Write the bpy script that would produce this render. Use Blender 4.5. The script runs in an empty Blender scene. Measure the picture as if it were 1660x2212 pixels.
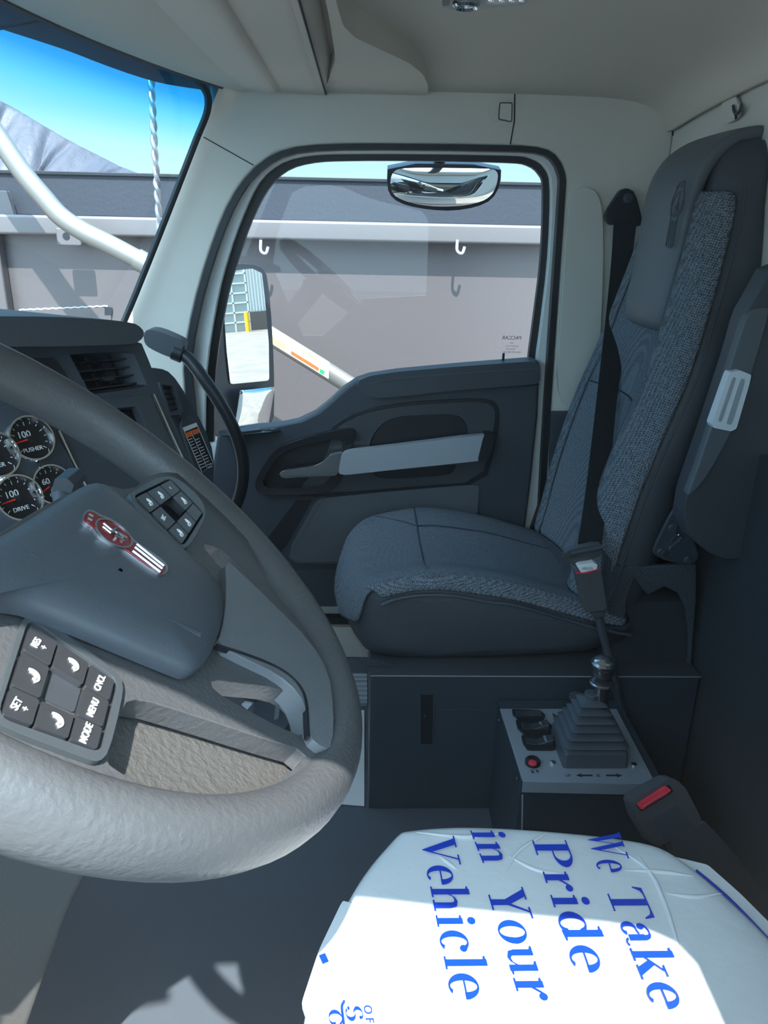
import bpy, bmesh, math, random
from mathutils import Vector, Matrix, Euler
from mathutils.geometry import tessellate_polygon
from math import sin, cos, radians, pi
random.seed(4)
S = bpy.context.scene
COL = S.collection
# ------------------------------------------------------------------ camera
F = 1640.0; PITCH = 20.3; YAW = 1.8; ROLL = 1.2
CAM = Vector((0, 0, 1.15))
_p, _y, _r = radians(PITCH), radians(YAW), radians(ROLL)
FW = Vector((sin(_y)*cos(_p), cos(_y)*cos(_p), -sin(_p)))
_r0 = FW.cross(Vector((0, 0, 1))).normalized(); _u0 = _r0.cross(FW)
RT = _r0*cos(_r) + _u0*sin(_r); UP = _u0*cos(_r) - _r0*sin(_r)
cd = bpy.data.cameras.new('camera'); co = bpy.data.objects.new('camera', cd); COL.objects.link(co)
mw = Matrix((RT, UP, -FW)).transposed().to_4x4(); mw.translation = CAM
co.matrix_world = mw
cd.sensor_fit = 'HORIZONTAL'; cd.sensor_width = 36; cd.lens = F/1660*36
cd.clip_start = 0.005; cd.clip_end = 500
S.camera = co
# ------------------------------------------------------------------ light
SUN_E = 8.4; SKY = 1.08; EXPO = 0.75
S.view_settings.view_transform = 'Standard'; S.view_settings.look = 'None'
S.view_settings.exposure = EXPO; S.view_settings.gamma = 1.0; S.view_settings.use_curve_mapping = False
sd = bpy.data.lights.new('sun', 'SUN'); sd.energy = SUN_E; sd.angle = radians(0.6); sd.color = (1.0, .96, .9)
so = bpy.data.objects.new('sun', sd); COL.objects.link(so)
SUN_T = Vector((0.0, 1.0, -1.6))
so.rotation_euler = (-SUN_T).to_track_quat('Z', 'Y').to_euler(); so.location = (0, -4, 8)
W = bpy.data.worlds.new('world'); S.world = W; W.use_nodes = True
nt = W.node_tree; nt.nodes.clear()
tc = nt.nodes.new('ShaderNodeTexCoord'); sp = nt.nodes.new('ShaderNodeSeparateXYZ')
cr = nt.nodes.new('ShaderNodeValToRGB'); bg = nt.nodes.new('ShaderNodeBackground'); ow = nt.nodes.new('ShaderNodeOutputWorld')
nt.links.new(tc.outputs['Generated'], sp.inputs[0]); nt.links.new(sp.outputs['Z'], cr.inputs[0])
e = cr.color_ramp.elements
e[0].position = 0.0; e[0].color = (.55, .80, .92, 1)
e[1].position = 1.0; e[1].color = (.08, .28, .65, 1)
for pz, c in ((.12, (.30, .62, .80, 1)), (.32, (.16, .46, .72, 1))):
    k = e.new(pz); k.color = c
# the sky is brightest on the sun's side
dt = nt.nodes.new('ShaderNodeVectorMath'); dt.operation = 'DOT_PRODUCT'
nrm = nt.nodes.new('ShaderNodeVectorMath'); nrm.operation = 'NORMALIZE'
nt.links.new(tc.outputs['Generated'], nrm.inputs[0]); nt.links.new(nrm.outputs[0], dt.inputs[0])
dt.inputs[1].default_value = (-SUN_T).normalized()
mr = nt.nodes.new('ShaderNodeMapRange'); mr.inputs['From Min'].default_value = 0.1; mr.inputs['From Max'].default_value = 1
mr.inputs['To Min'].default_value = 0; mr.inputs['To Max'].default_value = 1
pw = nt.nodes.new('ShaderNodeMath'); pw.operation = 'POWER'; pw.inputs[1].default_value = 2.0
nt.links.new(dt.outputs['Value'], mr.inputs['Value']); nt.links.new(mr.outputs[0], pw.inputs[0])
mx = nt.nodes.new('ShaderNodeMix'); mx.data_type = 'RGBA'
nt.links.new(pw.outputs[0], mx.inputs[0]); nt.links.new(cr.outputs[0], mx.inputs[6]); mx.inputs[7].default_value = (3.3, 4.4, 5.3, 1)
nt.links.new(mx.outputs[2], bg.inputs[0]); bg.inputs[1].default_value = SKY
nt.links.new(bg.outputs[0], ow.inputs[0])
# ------------------------------------------------------------------ helpers
def ray(px, py): return FW + RT*((px-830)/F) + UP*((1106-py)/F)
def PY(px, py, v): d = ray(px, py); return CAM + d*(v/d.y)
def PX(px, py, v): d = ray(px, py); return CAM + d*(v/d.x)
def PZ(px, py, v): d = ray(px, py); return CAM + d*((v-CAM.z)/d.z)
def PP(px, py, P0, n): d = ray(px, py); return CAM + d*((P0-CAM).dot(n)/d.dot(n))
def LY(pts, v): return [PY(a, b, v) for a, b in pts]
def LZ(pts, v): return [PZ(a, b, v) for a, b in pts]
def LP(pts, P0, n): return [PP(a, b, P0, n) for a, b in pts]
def s2l(c): c /= 255.0; return c/12.92 if c <= .04045 else ((c+.055)/1.055)**2.4
def rgb(r, g, b): return (s2l(r), s2l(g), s2l(b), 1)

MATS = {}
def M(name, col, rough=.5, metal=0, bump=None, spec=.5, var=None, coat=0, emit=None):
    """bump=(scale,strength,dist); var=(scale,second colour)"""
    if name in MATS: return MATS[name]
    m = bpy.data.materials.new(name); m.use_nodes = True; t = m.node_tree; b = t.nodes['Principled BSDF']
    b.inputs['Base Color'].default_value = col; b.inputs['Roughness'].default_value = rough
    b.inputs['Metallic'].default_value = metal; b.inputs['Specular IOR Level'].default_value = spec
    b.inputs['Coat Weight'].default_value = coat
    if emit: b.inputs['Emission Color'].default_value = emit[0]; b.inputs['Emission Strength'].default_value = emit[1]
    tc = t.nodes.new('ShaderNodeTexCoord')
    if var:
        n = t.nodes.new('ShaderNodeTexNoise'); n.inputs['Scale'].default_value = var[0]; n.inputs['Detail'].default_value = 6
        t.links.new(tc.outputs['Object'], n.inputs['Vector'])
        r = t.nodes.new('ShaderNodeValToRGB'); r.color_ramp.elements[0].color = col; r.color_ramp.elements[1].color = var[1]
        r.color_ramp.elements[0].position = .42; r.color_ramp.elements[1].position = .62
        t.links.new(n.outputs['Fac'], r.inputs[0]); t.links.new(r.outputs[0], b.inputs['Base Color'])
    if bump:
        n = t.nodes.new('ShaderNodeTexNoise'); n.inputs['Scale'].default_value = bump[0]; n.inputs['Detail'].default_value = 4
        t.links.new(tc.outputs['Object'], n.inputs['Vector'])
        bp = t.nodes.new('ShaderNodeBump'); bp.inputs['Strength'].default_value = bump[1]; bp.inputs['Distance'].default_value = bump[2]
        t.links.new(n.outputs['Fac'], bp.inputs['Height']); t.links.new(bp.outputs[0], b.inputs['Normal'])
    MATS[name] = m; return m

def weave(name, c1, c2, scale, rough=.9, nscale=700):
    m = bpy.data.materials.new(name); m.use_nodes = True; t = m.node_tree; b = t.nodes['Principled BSDF']
    b.inputs['Roughness'].default_value = rough; b.inputs['Specular IOR Level'].default_value = .2
    tc = t.nodes.new('ShaderNodeTexCoord'); ck = t.nodes.new('ShaderNodeTexChecker')
    ck.inputs['Scale'].default_value = scale; ck.inputs['Color1'].default_value = c1; ck.inputs['Color2'].default_value = c2
    mp = t.nodes.new('ShaderNodeMapping'); mp.inputs['Rotation'].default_value = (.5, .35, .6)
    t.links.new(tc.outputs['Object'], mp.inputs[0]); t.links.new(mp.outputs[0], ck.inputs['Vector'])
    n = t.nodes.new('ShaderNodeTexNoise'); n.inputs['Scale'].default_value = nscale; n.inputs['Detail'].default_value = 3
    t.links.new(tc.outputs['Object'], n.inputs['Vector'])
    mx = t.nodes.new('ShaderNodeMix'); mx.data_type = 'RGBA'; mx.inputs[0].default_value = .45
    r = t.nodes.new('ShaderNodeValToRGB'); r.color_ramp.elements[0].color = c1; r.color_ramp.elements[1].color = c2
    r.color_ramp.elements[0].position = .38; r.color_ramp.elements[1].position = .64
    t.links.new(n.outputs['Fac'], r.inputs[0]); t.links.new(ck.outputs['Color'], mx.inputs[6]); t.links.new(r.outputs[0], mx.inputs[7])
    t.links.new(mx.outputs[2], b.inputs['Base Color'])
    bp = t.nodes.new('ShaderNodeBump'); bp.inputs['Strength'].default_value = .5; bp.inputs['Distance'].default_value = .001
    t.links.new(n.outputs['Fac'], bp.inputs['Height']); t.links.new(bp.outputs[0], b.inputs['Normal'])
    MATS[name] = m; return m

def glass(name, tint, refl=.06, rough=0.0, grad=None):
    m = bpy.data.materials.new(name); m.use_nodes = True; t = m.node_tree; t.nodes.clear()
    o = t.nodes.new('ShaderNodeOutputMaterial'); tr = t.nodes.new('ShaderNodeBsdfTransparent'); gl = t.nodes.new('ShaderNodeBsdfGlossy')
    gl.inputs['Roughness'].default_value = rough; mxs = t.nodes.new('ShaderNodeMixShader')
    lw = t.nodes.new('ShaderNodeLayerWeight'); p5 = t.nodes.new('ShaderNodeMath'); p5.operation = 'POWER'; p5.inputs[1].default_value = 5
    mu = t.nodes.new('ShaderNodeMath'); mu.operation = 'MULTIPLY_ADD'; mu.inputs[1].default_value = .9; mu.inputs[2].default_value = refl
    t.links.new(lw.outputs['Facing'], p5.inputs[0]); t.links.new(p5.outputs[0], mu.inputs[0]); t.links.new(mu.outputs[0], mxs.inputs[0])
    t.links.new(tr.outputs[0], mxs.inputs[1]); t.links.new(gl.outputs[0], mxs.inputs[2]); t.links.new(mxs.outputs[0], o.inputs[0])
    tr.inputs[0].default_value = tint
    if grad:   # shade band fading downwards, stops=[(z,colour)]
        tc = t.nodes.new('ShaderNodeTexCoord'); sp = t.nodes.new('ShaderNodeSeparateXYZ'); mr = t.nodes.new('ShaderNodeMapRange')
        mr.inputs['From Min'].default_value = grad[0][0]; mr.inputs['From Max'].default_value = grad[-1][0]
        cr = t.nodes.new('ShaderNodeValToRGB'); z0, z1 = grad[0][0], grad[-1][0]
        cr.color_ramp.elements[0].color = grad[0][1]; cr.color_ramp.elements[1].color = grad[-1][1]
        for z, c in grad[1:-1]:
            k = cr.color_ramp.elements.new((z-z0)/(z1-z0)); k.color = c
        t.links.new(tc.outputs['Object'], sp.inputs[0]); t.links.new(sp.outputs['Z'], mr.inputs['Value'])
        t.links.new(mr.outputs[0], cr.inputs[0]); t.links.new(cr.outputs[0], tr.inputs[0])
    MATS[name] = m; return m

def tag(o, label=None, cat=None, group=None, kind=None):
    if label: o['label'] = label
    if cat: o['category'] = cat
    if group: o['group'] = group
    if kind: o['kind'] = kind
    return o
def empty(name, loc, label=None, cat=None, group=None, kind=None):
    o = bpy.data.objects.new(name, None); COL.objects.link(o); o.location = loc; o.empty_display_size = .03
    return tag(o, label, cat, group, kind)
def wloc(p):
    v = Vector((0, 0, 0))
    while p is not None: v += Vector(p.location); p = p.parent
    return v
def mk(name, verts, faces, mat, parent=None, bevel=0, seg=3, subsurf=0, smooth=True, angle=40, solid=0, origin=None):
    """mesh from WORLD coordinates; parents only carry translation"""
    off = wloc(parent)
    if origin is None:
        c = Vector((0, 0, 0))
        for v in verts: c += Vector(v)
        origin = c/len(verts)
    me = bpy.data.meshes.new(name)
    me.from_pydata([tuple(Vector(v)-origin) for v in verts], [], faces); me.validate(); me.update()
    bm = bmesh.new(); bm.from_mesh(me); bmesh.ops.remove_doubles(bm, verts=bm.verts, dist=1e-6)
    bmesh.ops.recalc_face_normals(bm, faces=bm.faces); bm.to_mesh(me); bm.free()
    mats = mat if isinstance(mat, (list, tuple)) else [mat]
    for k in mats: me.materials.append(k)
    if smooth:
        me.shade_smooth()
        if not subsurf: me.set_sharp_from_angle(angle=radians(angle))
    o = bpy.data.objects.new(name, me); COL.objects.link(o); o.parent = parent; o.location = Vector(origin)-off
    if solid:
        s = o.modifiers.new('solid', 'SOLIDIFY'); s.thickness = solid; s.offset = 0
    if bevel:
        b = o.modifiers.new('bevel', 'BEVEL'); b.width = bevel; b.segments = seg; b.limit_method = 'ANGLE'; b.angle_limit = radians(35)
        w = o.modifiers.new('wn', 'WEIGHTED_NORMAL'); w.keep_sharp = False
    if subsurf:
        s = o.modifiers.new('sub', 'SUBSURF'); s.levels = subsurf; s.render_levels = subsurf
    return o
def rnd(pts, it=2, closed=True, k=.25):
    pts = [Vector(p) for p in pts]
    for _ in range(it):
        q = []; n = len(pts)
        for i in range(n if closed else n-1):
            a, b = pts[i], pts[(i+1) % n]
            q += [a.lerp(b, k), a.lerp(b, 1-k)]
        if not closed: q = [pts[0]] + q + [pts[-1]]
        pts = q
    return pts
def fil(pts, r=.3):
    """round every corner of a closed outline, keeping the sides straight"""
    pts = [Vector(p) for p in pts]; n = len(pts); q = []
    for i in range(n):
        a, b, c = pts[i-1], pts[i], pts[(i+1) % n]
        p0 = b.lerp(a, r); p2 = b.lerp(c, r)
        for t in (0, .25, .5, .75, 1): q.append(p0.lerp(b, t).lerp(b.lerp(p2, t), t))
    return q
def slab(name, pts, ext, mat, parent=None, holes=(), bevel=0, seg=3, **kw):
    """solid from a planar outline (world points) pushed along ext"""
    loops = [list(map(Vector, pts))] + [list(map(Vector, h)) for h in holes]
    flat = [v for l in loops for v in l]; n = len(flat); ext = Vector(ext)
    tris = tessellate_polygon(loops)
    V = flat + [v+ext for v in flat]
    Fc = [tuple(t) for t in tris] + [tuple(i+n for i in t)[::-1] for t in tris]
    s = 0
    for l in loops:
        m = len(l)
        for i in range(m):
            a, b = s+i, s+(i+1) % m; Fc.append((a, b, b+n, a+n))
        s += m
    return mk(name, V, Fc, mat, parent, bevel=bevel, seg=seg, **kw)
def box(name, a, b, mat, parent=None, bevel=0, **kw):
    x0, y0, z0 = a; x1, y1, z1 = b
    return slab(name, [(x0, y0, z0), (x1, y0, z0), (x1, y1, z0), (x0, y1, z0)], (0, 0, z1-z0), mat, parent, bevel=bevel, **kw)
def frames(path):
    n = len(path); T = []
    for i in range(n):
        a = path[max(0, i-1)]; b = path[min(n-1, i+1)]; T.append((b-a).normalized())
    u = T[0].orthogonal().normalized(); U = [u]
    for i in range(1, n):
        u = T[i-1].rotation_difference(T[i]) @ U[-1]; u = (u - T[i]*u.dot(T[i])).normalized(); U.append(u)
    return T, U
def tube(name, path, r, mat, parent=None, n=12, flat=None, updir=None, cap=True, **kw):
    path = [Vector(p) for p in path]; T, U = frames(path); V = []; Fc = []
    for i, p in enumerate(path):
        rr = r[i] if isinstance(r, (list, tuple)) else r
        u = U[i]
        if updir is not None:
            u = Vector(updir) - T[i]*Vector(updir).dot(T[i]); u.normalize()
        w = T[i].cross(u); fl = flat or 1
        for k in range(n):
            a = 2*pi*k/n; V.append(p + u*(rr*cos(a)*fl) + w*(rr*sin(a)))
    m = len(path)
    for i in range(m-1):
        for k in range(n): Fc.append((i*n+k, i*n+(k+1) % n, (i+1)*n+(k+1) % n, (i+1)*n+k))
    if cap: Fc += [tuple(range(n))[::-1], tuple((m-1)*n+k for k in range(n))]
    return mk(name, V, Fc, mat, parent, **kw)
def spl(pts, n=8):
    """Catmull-Rom through the points"""
    P = [Vector(p) for p in pts]; P = [P[0]*2-P[1]] + P + [P[-1]*2-P[-2]]; q = []
    for i in range(1, len(P)-2):
        for k in range(n):
            t = k/n; a, b, c, d = P[i-1:i+3]
            q.append(.5*((2*b)+(c-a)*t+(2*a-5*b+4*c-d)*t*t+(-a+3*b-3*c+d)*t**3))
    q.append(P[-2]); return q
def loft(name, rows, mat, parent=None, closed=True, cap=True, **kw):
    n = len(rows[0]); m = len(rows); V = [v for r in rows for v in r]; Fc = []
    for i in range(m-1):
        for k in range(n if closed else n-1): Fc.append((i*n+k, i*n+(k+1) % n, (i+1)*n+(k+1) % n, (i+1)*n+k))
    if cap and closed: Fc += [tuple(range(n))[::-1], tuple((m-1)*n+k for k in range(n))]
    return mk(name, V, Fc, mat, parent, **kw)
def lathe(name, c, ax, prof, mat, parent=None, n=28, **kw):
    """prof=[(radius, height along axis)]"""
    ax = Vector(ax).normalized(); u = ax.orthogonal().normalized(); w = ax.cross(u); c = Vector(c)
    rows = [[c + ax*h + (u*cos(2*pi*k/n)+w*sin(2*pi*k/n))*max(r, 1e-5) for k in range(n)] for r, h in prof]
    return loft(name, rows, mat, parent, **kw)
def ribbon(name, path, nrm, w, d, mat, parent=None, closed=False, **kw):
    """flat strip of width w lying in the plane with normal nrm, thickness d along nrm"""
    path = [Vector(p) for p in path]; nrm = Vector(nrm).normalized(); n = len(path); rows = []
    for i, p in enumerate(path):
        a = path[i-1] if (closed or i) else p; b = path[(i+1) % n] if (closed or i < n-1) else p
        t = (b-a).normalized(); s = nrm.cross(t)
        rows.append([p-s*w/2, p+s*w/2, p+s*w/2+nrm*d, p-s*w/2+nrm*d])
    if closed: rows.append(rows[0])
    return loft(name, rows, mat, parent, cap=not closed, **kw)
def text(name, s, o, xd, yd, size, mat, parent=None, ext=.0003, sx=1.0, center=True, bold=0):
    cu = bpy.data.curves.new(name, 'FONT'); cu.body = s; cu.size = size; cu.extrude = ext; cu.offset = bold
    if center: cu.align_x = 'CENTER'; cu.align_y = 'CENTER'
    tmp = bpy.data.objects.new(name, cu); COL.objects.link(tmp)
    bpy.context.view_layer.update()
    me = bpy.data.meshes.new_from_object(tmp.evaluated_get(bpy.context.evaluated_depsgraph_get()))
    bpy.data.objects.remove(tmp)
    xd = Vector(xd).normalized(); yd = Vector(yd).normalized(); zd = xd.cross(yd).normalized()
    mm = Matrix((xd*sx, yd, zd)).transposed()
    for v in me.vertices: v.co = mm @ v.co
    me.materials.clear(); me.materials.append(mat); me.update()
    ob = bpy.data.objects.new(name, me); COL.objects.link(ob); ob.parent = parent; ob.location = Vector(o)-wloc(parent)
    return ob
# ------------------------------------------------------------------ materials
DARK = M('dark_plastic', (.045, .058, .074, 1), .5, bump=(420, .35, .001))
DARK2 = M('dark_vinyl', (.052, .062, .075, 1), .48, bump=(600, .3, .001))
PADV = M('slate_vinyl', (.10, .118, .135, 1), .5, bump=(700, .3, .001))
WHEEL = M('wheel_leather', (.078, .082, .088, 1), .42, bump=(260, .5, .0012))
BLACK = M('black_rubber', (.012, .016, .021, 1), .45)
MATTE = M('matte_black_steel', (.036, .050, .066, 1), .4, bump=(500, .15, .0006))
GLOSSB = M('gloss_black_plastic', (.02, .022, .026, 1), .22)
LINER = M('headliner_beige', rgb(206, 201, 188), .9, bump=(900, .25, .001))
TRIM = M('pale_grey_trim', rgb(208, 207, 198), .6, bump=(700, .15, .0008))
WHITEP = M('white_paint', rgb(225, 230, 228), .35)
SILVER = M('silver_paint', rgb(172, 178, 184), .38, .2, bump=(900, .1, .0005))
CHROME = M('chrome', (.85, .87, .9, 1), .08, 1)
STEEL = M('brushed_steel', rgb(150, 160, 170), .35, .3, bump=(300, .1, .0005))
RED = M('red_enamel', rgb(130, 15, 25), .25, coat=.4)
BUCKRED = M('red_button_plastic', rgb(225, 55, 75), .45)
FAB = weave('seat_fabric', rgb(62, 70, 78), rgb(125, 134, 143), 420, nscale=480)
BOL = weave('bolster_fabric', rgb(52, 60, 68), rgb(128, 136, 144), 330, nscale=260)
FELT = weave('felt_skirt', rgb(42, 48, 54), rgb(80, 88, 96), 900, nscale=350)
BELT = M('belt_webbing', (.008, .01, .013, 1), .8, bump=(900, .4, .0008))
FLOORM = M('floor_rubber', (.075, .092, .115, 1), .5, bump=(900, .4, .001))
CARPET = M('dark_carpet', (.024, .034, .044, 1), .95, bump=(500, .6, .002))
PAPER = M('paper_mat', rgb(205, 208, 210), .9, bump=(120, .2, .001))
FILM = M('white_film', rgb(214, 218, 220), .3, bump=(18, .5, .006))
INK = M('blue_ink', rgb(10, 60, 185), .3, bump=(18, .4, .006))
WHITE = M('white_print', rgb(225, 228, 228), .6)
CLIPW = M('white_clip_plastic', rgb(215, 222, 228), .4)
SCREEN = M('dark_display', (.006, .008, .011, 1), .15)
FACE = M('gauge_face', (.008, .009, .011, 1), .35)
NEEDLE = M('needle_red', rgb(235, 45, 30), .4)
ORANGE = M('warning_orange', rgb(235, 110, 50), .5)
# ================================================================== SETTING
def inset(pts, d):
    n = len(pts); q = []
    ar = sum(pts[i][0]*pts[(i+1) % n][1]-pts[(i+1) % n][0]*pts[i][1] for i in range(n))
    sg = 1 if ar > 0 else -1
    for i in range(n):
        a, b, c = Vector(pts[i-1]), Vector(pts[i]), Vector(pts[(i+1) % n])
        t = ((b-a).normalized()+(c-b).normalized()).normalized()
        q.append((b.x - sg*t.y*d, b.y + sg*t.x*d))
    return q
def chai(pts, it=1):
    for _ in range(it):
        q = []; n = len(pts)
        for i in range(n):
            a, b = Vector(pts[i]), Vector(pts[(i+1) % n]); q += [tuple(a.lerp(b, .25)), tuple(a.lerp(b, .75))]
        pts = q
    return pts
tag(box('floor', (-1.3, .09, -.06), (.74, 2.0, 0), FLOORM), kind='structure')
# windshield surface: x as a function of (y, z)
def wsx(y, z): return -.52 + .2*((y-.95)/.9)**2 + .495*(z-1.435)
# ceiling, crowned, with a cove down to the rear wall
rows = []
NY = 16
for j in range(NY+1):
    y = .10 + 1.83*j/NY
    c = 1-((y-.98)/.95)**2
    z = 1.442 + .05*max(c, 0)**.7
    xs = [wsx(y, 1.435)-.02, wsx(y, 1.435)+.06, -.1, .1, .3, .48, .58, .64, .675, .69]
    zs = [1.438, 1.447, z, z, z, z, z-.004, z-.016, z-.04, z-.08]
    rows.append([Vector((a, y, b)) for a, b in zip(xs, zs)])
tag(loft('ceiling', rows, LINER, closed=False, solid=.012, subsurf=1), kind='structure')
tag(box('roof', (-.56, .09, 1.53), (.78, 2.02, 1.56), WHITEP), kind='structure')
# rear wall
tag(box('wall_back', (.70, .09, .0), (.74, 2.0, 1.53), TRIM), kind='structure')
tag(box('trim_1', (.685, .12, .0), (.699, 1.96, .80), CARPET), kind='structure')
tag(box('wall_front', (-1.3, .09, 0), (-.78, 2.0, .80), MATTE), kind='structure')
# passenger side wall with the door opening
YW = 1.90
path1 = [(398, 800), (405, 735), (425, 640), (455, 540), (490, 450), (530, 385), (580, 340), (640, 318), (740, 311), (900, 311), (1080, 314), (1160, 318), (1200, 335), (1221, 375), (1221, 430), (1205, 660), (1190, 888), (1178, 1100)]
lowhole = [Vector((.44, YW, .10)), Vector((-.45, YW, .10))]
def csp(P, n=3):   # smooth open outline through the traced points
    return [(q.x, q.y) for q in spl([Vector((a, b, 0)) for a, b in P], n)]
path1 = csp(path1, 2)
hole1 = LY(path1, YW) + lowhole
left = [(452, 180), (456, 215), (447, 250), (410, 345), (360, 470), (310, 600), (272, 690), (250, 740)]
outer = LY(left, YW) + [Vector((-.80, YW, .7)), Vector((-.80, YW, 0)), Vector((.70, YW, 0)), Vector((.70, YW, 1.5)), Vector((-.3, YW, 1.5))]
wr = tag(slab('wall_right', outer, (0, .07, 0), TRIM, holes=[hole1], bevel=.007, seg=3), kind='structure')
# raised moulding down the B pillar, rear corner trim, dark foot of the pillar
pil = [(1236, 420), (1262, 400), (1300, 420), (1306, 520), (1300, 700), (1290, 888), (1200, 886), (1214, 660), (1226, 470)]
slab('pillar_cover', rnd(LY(pil, 1.885)), (0, .02, 0), TRIM, wr, bevel=.012, seg=4)
tag(slab('trim_2', LY([(1192, 890), (1300, 890), (1330, 1300), (1180, 1300)], 1.88), (0, .02, 0), DARK, bevel=.006), kind='structure')
SEAM = M('seam_dark_gap', (.03, .032, .034, 1), .9)  # near-black strip marking the panel joints
ribbon('seam', LY([(440, 296), (548, 357)], YW-.001), (0, 1, 0), .0022, .004, SEAM, wr)
ribbon('seam', LY([(1113, 198), (1112, 260), (1103, 312)], YW-.001), (0, 1, 0), .0028, .004, SEAM, wr)
ribbon('seam', LY([(1422, 205), (1418, 225), (1448, 260), (1458, 300), (1455, 420)], YW-.001), (0, 1, 0), .0022, .004, SEAM, wr)
# header rail below the headliner
ribbon('seam', LY([(920, 193), (1200, 200), (1422, 206)], YW-.003), (0, 1, 0), .002, .004, SEAM, wr)
# small release tab in the header
tb = slab('tab_recess', fil(LY([(1058, 217), (1108, 219), (1106, 262), (1072, 262), (1056, 250)], YW-.004), .12), (0, .01, 0), TRIM, wr, bevel=.004)
slab('tab', fil(LY([(1082, 224), (1106, 224), (1105, 261), (1080, 256)], YW-.007), .12), (0, .004, 0), TRIM, tb, bevel=.0012)
ribbon('tab_gap', fil(LY([(1080, 222), (1107, 222), (1106, 263), (1078, 258)], YW-.0055), .12), (0, 1, 0), .0016, .002, SEAM, tb, closed=True)
# driver side wall with its window opening (sun comes through here; top edge bent to shape its patches)
hx0, hx1, hz0, hz1 = -.46, .305, .70, 1.30
def rrect(x0, x1, z0, z1, y, r, n=6):
    q = []
    for cx, cz, a0 in ((x1-r, z1-r, 0), (x0+r, z1-r, 90), (x0+r, z0+r, 180), (x1-r, z0+r, 270)):
        for k in range(n+1):
            a = radians(a0+90*k/n); q.append(Vector((cx+r*cos(a), y, cz+r*sin(a))))
    return q
WIN = [(-.50, .66), (-.46, .85), (-.42, 1.1), (-.38, 1.22), (-.34, 1.31), (-.28, 1.338), (-.17, 1.345), (-.10, 1.338), (0, 1.300), (.1, 1.275), (.235, 1.25), (.27, 1.24), (.295, 1.215), (.305, 1.18), (.305, .86), (0, .84), (-.2, .66)]
wl = tag(slab('wall_left', [(-1.3, .09, 0), (.74, .09, 0), (.74, .09, 1.53), (-.33, .09, 1.53), (-.60, .09, .95), (-1.3, .09, .8)], (0, .03, 0), TRIM,
     holes=[[Vector((x, .09, z)) for x, z in WIN]]), kind='structure')
tag(slab('window_3', [Vector((x, .098, z)) for x, z in WIN], (0, .004, 0), glass('driver_glass', (.985, .99, .99, 1), .001), smooth=False), kind='structure')
# windshield: curved sheet with a blue shade band
rows = []
for j in range(21):
    y = .12 + 1.74*j/20
    rows.append([Vector((wsx(y, z), y, z)) for z in (.86, .95, 1.05, 1.15, 1.25, 1.35, 1.42, 1.445)])
WSG = glass('windshield_glass', (.93, .97, .98, 1), .03, grad=[(.86, (.90, .96, .98, 1)), (1.30, (.90, .96, .99, 1)), (1.365, (.30, .72, .95, 1)), (1.40, (.05, .42, .80, 1)), (1.45, (.01, .20, .42, 1))])
ws = tag(loft('window_1', rows, WSG, closed=False, origin=Vector((0, 0, 0)), solid=.0), kind='structure')
# black ceramic border down the pillar and along the top
bp = spl([PY(a, b, 1.875) for a, b in ((425, 165), (446, 190), (455, 212), (452, 245), (430, 300), (395, 390), (350, 505), (300, 630), (262, 720))], 4)
ribbon('pillar_seal', bp, (.75, .6, .1), .012, -.012, BLACK, wr)
top = [Vector((wsx(y, 1.437)+.004, y, 1.437)) for y in [.12+1.74*k/24 for k in range(25)]]
tube('header_seal', top, .007, BLACK, ws, n=8)
# header strip between glass and visor
hs = []
for k in range(25):
    y = .10+1.78*k/24; x = wsx(y, 1.437)
    hs.append([Vector((x+.006, y, 1.436)), Vector((x+.03, y, 1.428)), Vector((-.19, y, 1.44)), Vector((-.12, y, 1.46)), Vector((-.12, y, 1.48)), Vector((x, y, 1.46))])
tag(loft('trim_3', hs, LINER, bevel=0), kind='structure')
# outer sun visor above the windshield
vs = []
def vhit(a, b):   # where the view of the visor's lower lip meets its curved front line
    lo, hi = .5, 2.4
    for _ in range(40):
        m_ = (lo+hi)/2; P = PY(a, b, m_)
        if P.x > wsx(m_, 1.435)-.13: lo = m_
        else: hi = m_
    return PY(a, b, lo)
vl = sorted([vhit(a, b) for a, b in ((455, 198), (430, 193), (360, 182), (300, 166), (225, 140), (150, 111), (75, 86), (0, 62), (-60, 40))], key=lambda v: v.y)
vl = [Vector((-.42, -.05, vl[0].z-.02)), Vector((-.55, .2, vl[0].z)), Vector((-.64, .6, vl[0].z+.01))] + vl + [Vector((vl[-1].x+.06, vl[-1].y+.10, vl[-1].z))]
for P in spl(vl, 3):
    vs.append([Vector((P.x+.12, P.y, 1.49)), Vector((P.x, P.y, P.z+.02)), Vector((P.x-.006, P.y, P.z+.006)), Vector((P.x, P.y, P.z)), Vector((P.x+.125, P.y, 1.465))])
tag(loft('outer_sun_visor', vs, M('teal_black_visor', (.015, .03, .04, 1), .4)), 'long dark visor outside, shading the top of the windshield', 'visor')
# ================================================================== PASSENGER DOOR
dr = empty('door_1', (0, 1.93, .10), kind='structure')
path3 = [(462, 960), (466, 800), (490, 650), (515, 560), (545, 475), (580, 408), (622, 368), (680, 351), (760, 347), (900, 347), (1090, 351), (1140, 357), (1166, 377), (1174, 412), (1169, 560), (1152, 700), (1140, 800), (1128, 1000)]
path2 = [(440, 960), (445, 800), (468, 650), (492, 556), (522, 470), (560, 392), (610, 350), (676, 334), (760, 331), (900, 331), (1096, 334), (1150, 340), (1182, 362), (1194, 408), (1188, 560), (1172, 700), (1160, 800), (1150, 1000)]
path2 = csp(path2); path3 = csp(path3)
pin = [(a, b) for a, b in inset(path1 + [(1150, 1200), (420, 1200)], 13)][:-2]
lowA = [Vector((.44, 1.925, .12)), Vector((-.44, 1.925, .12))]
slab('door_frame', LY(path1, 1.925)+lowA, (0, .05, 0), WHITEP, dr, holes=[LY(path2, 1.925)], bevel=.005)
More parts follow.
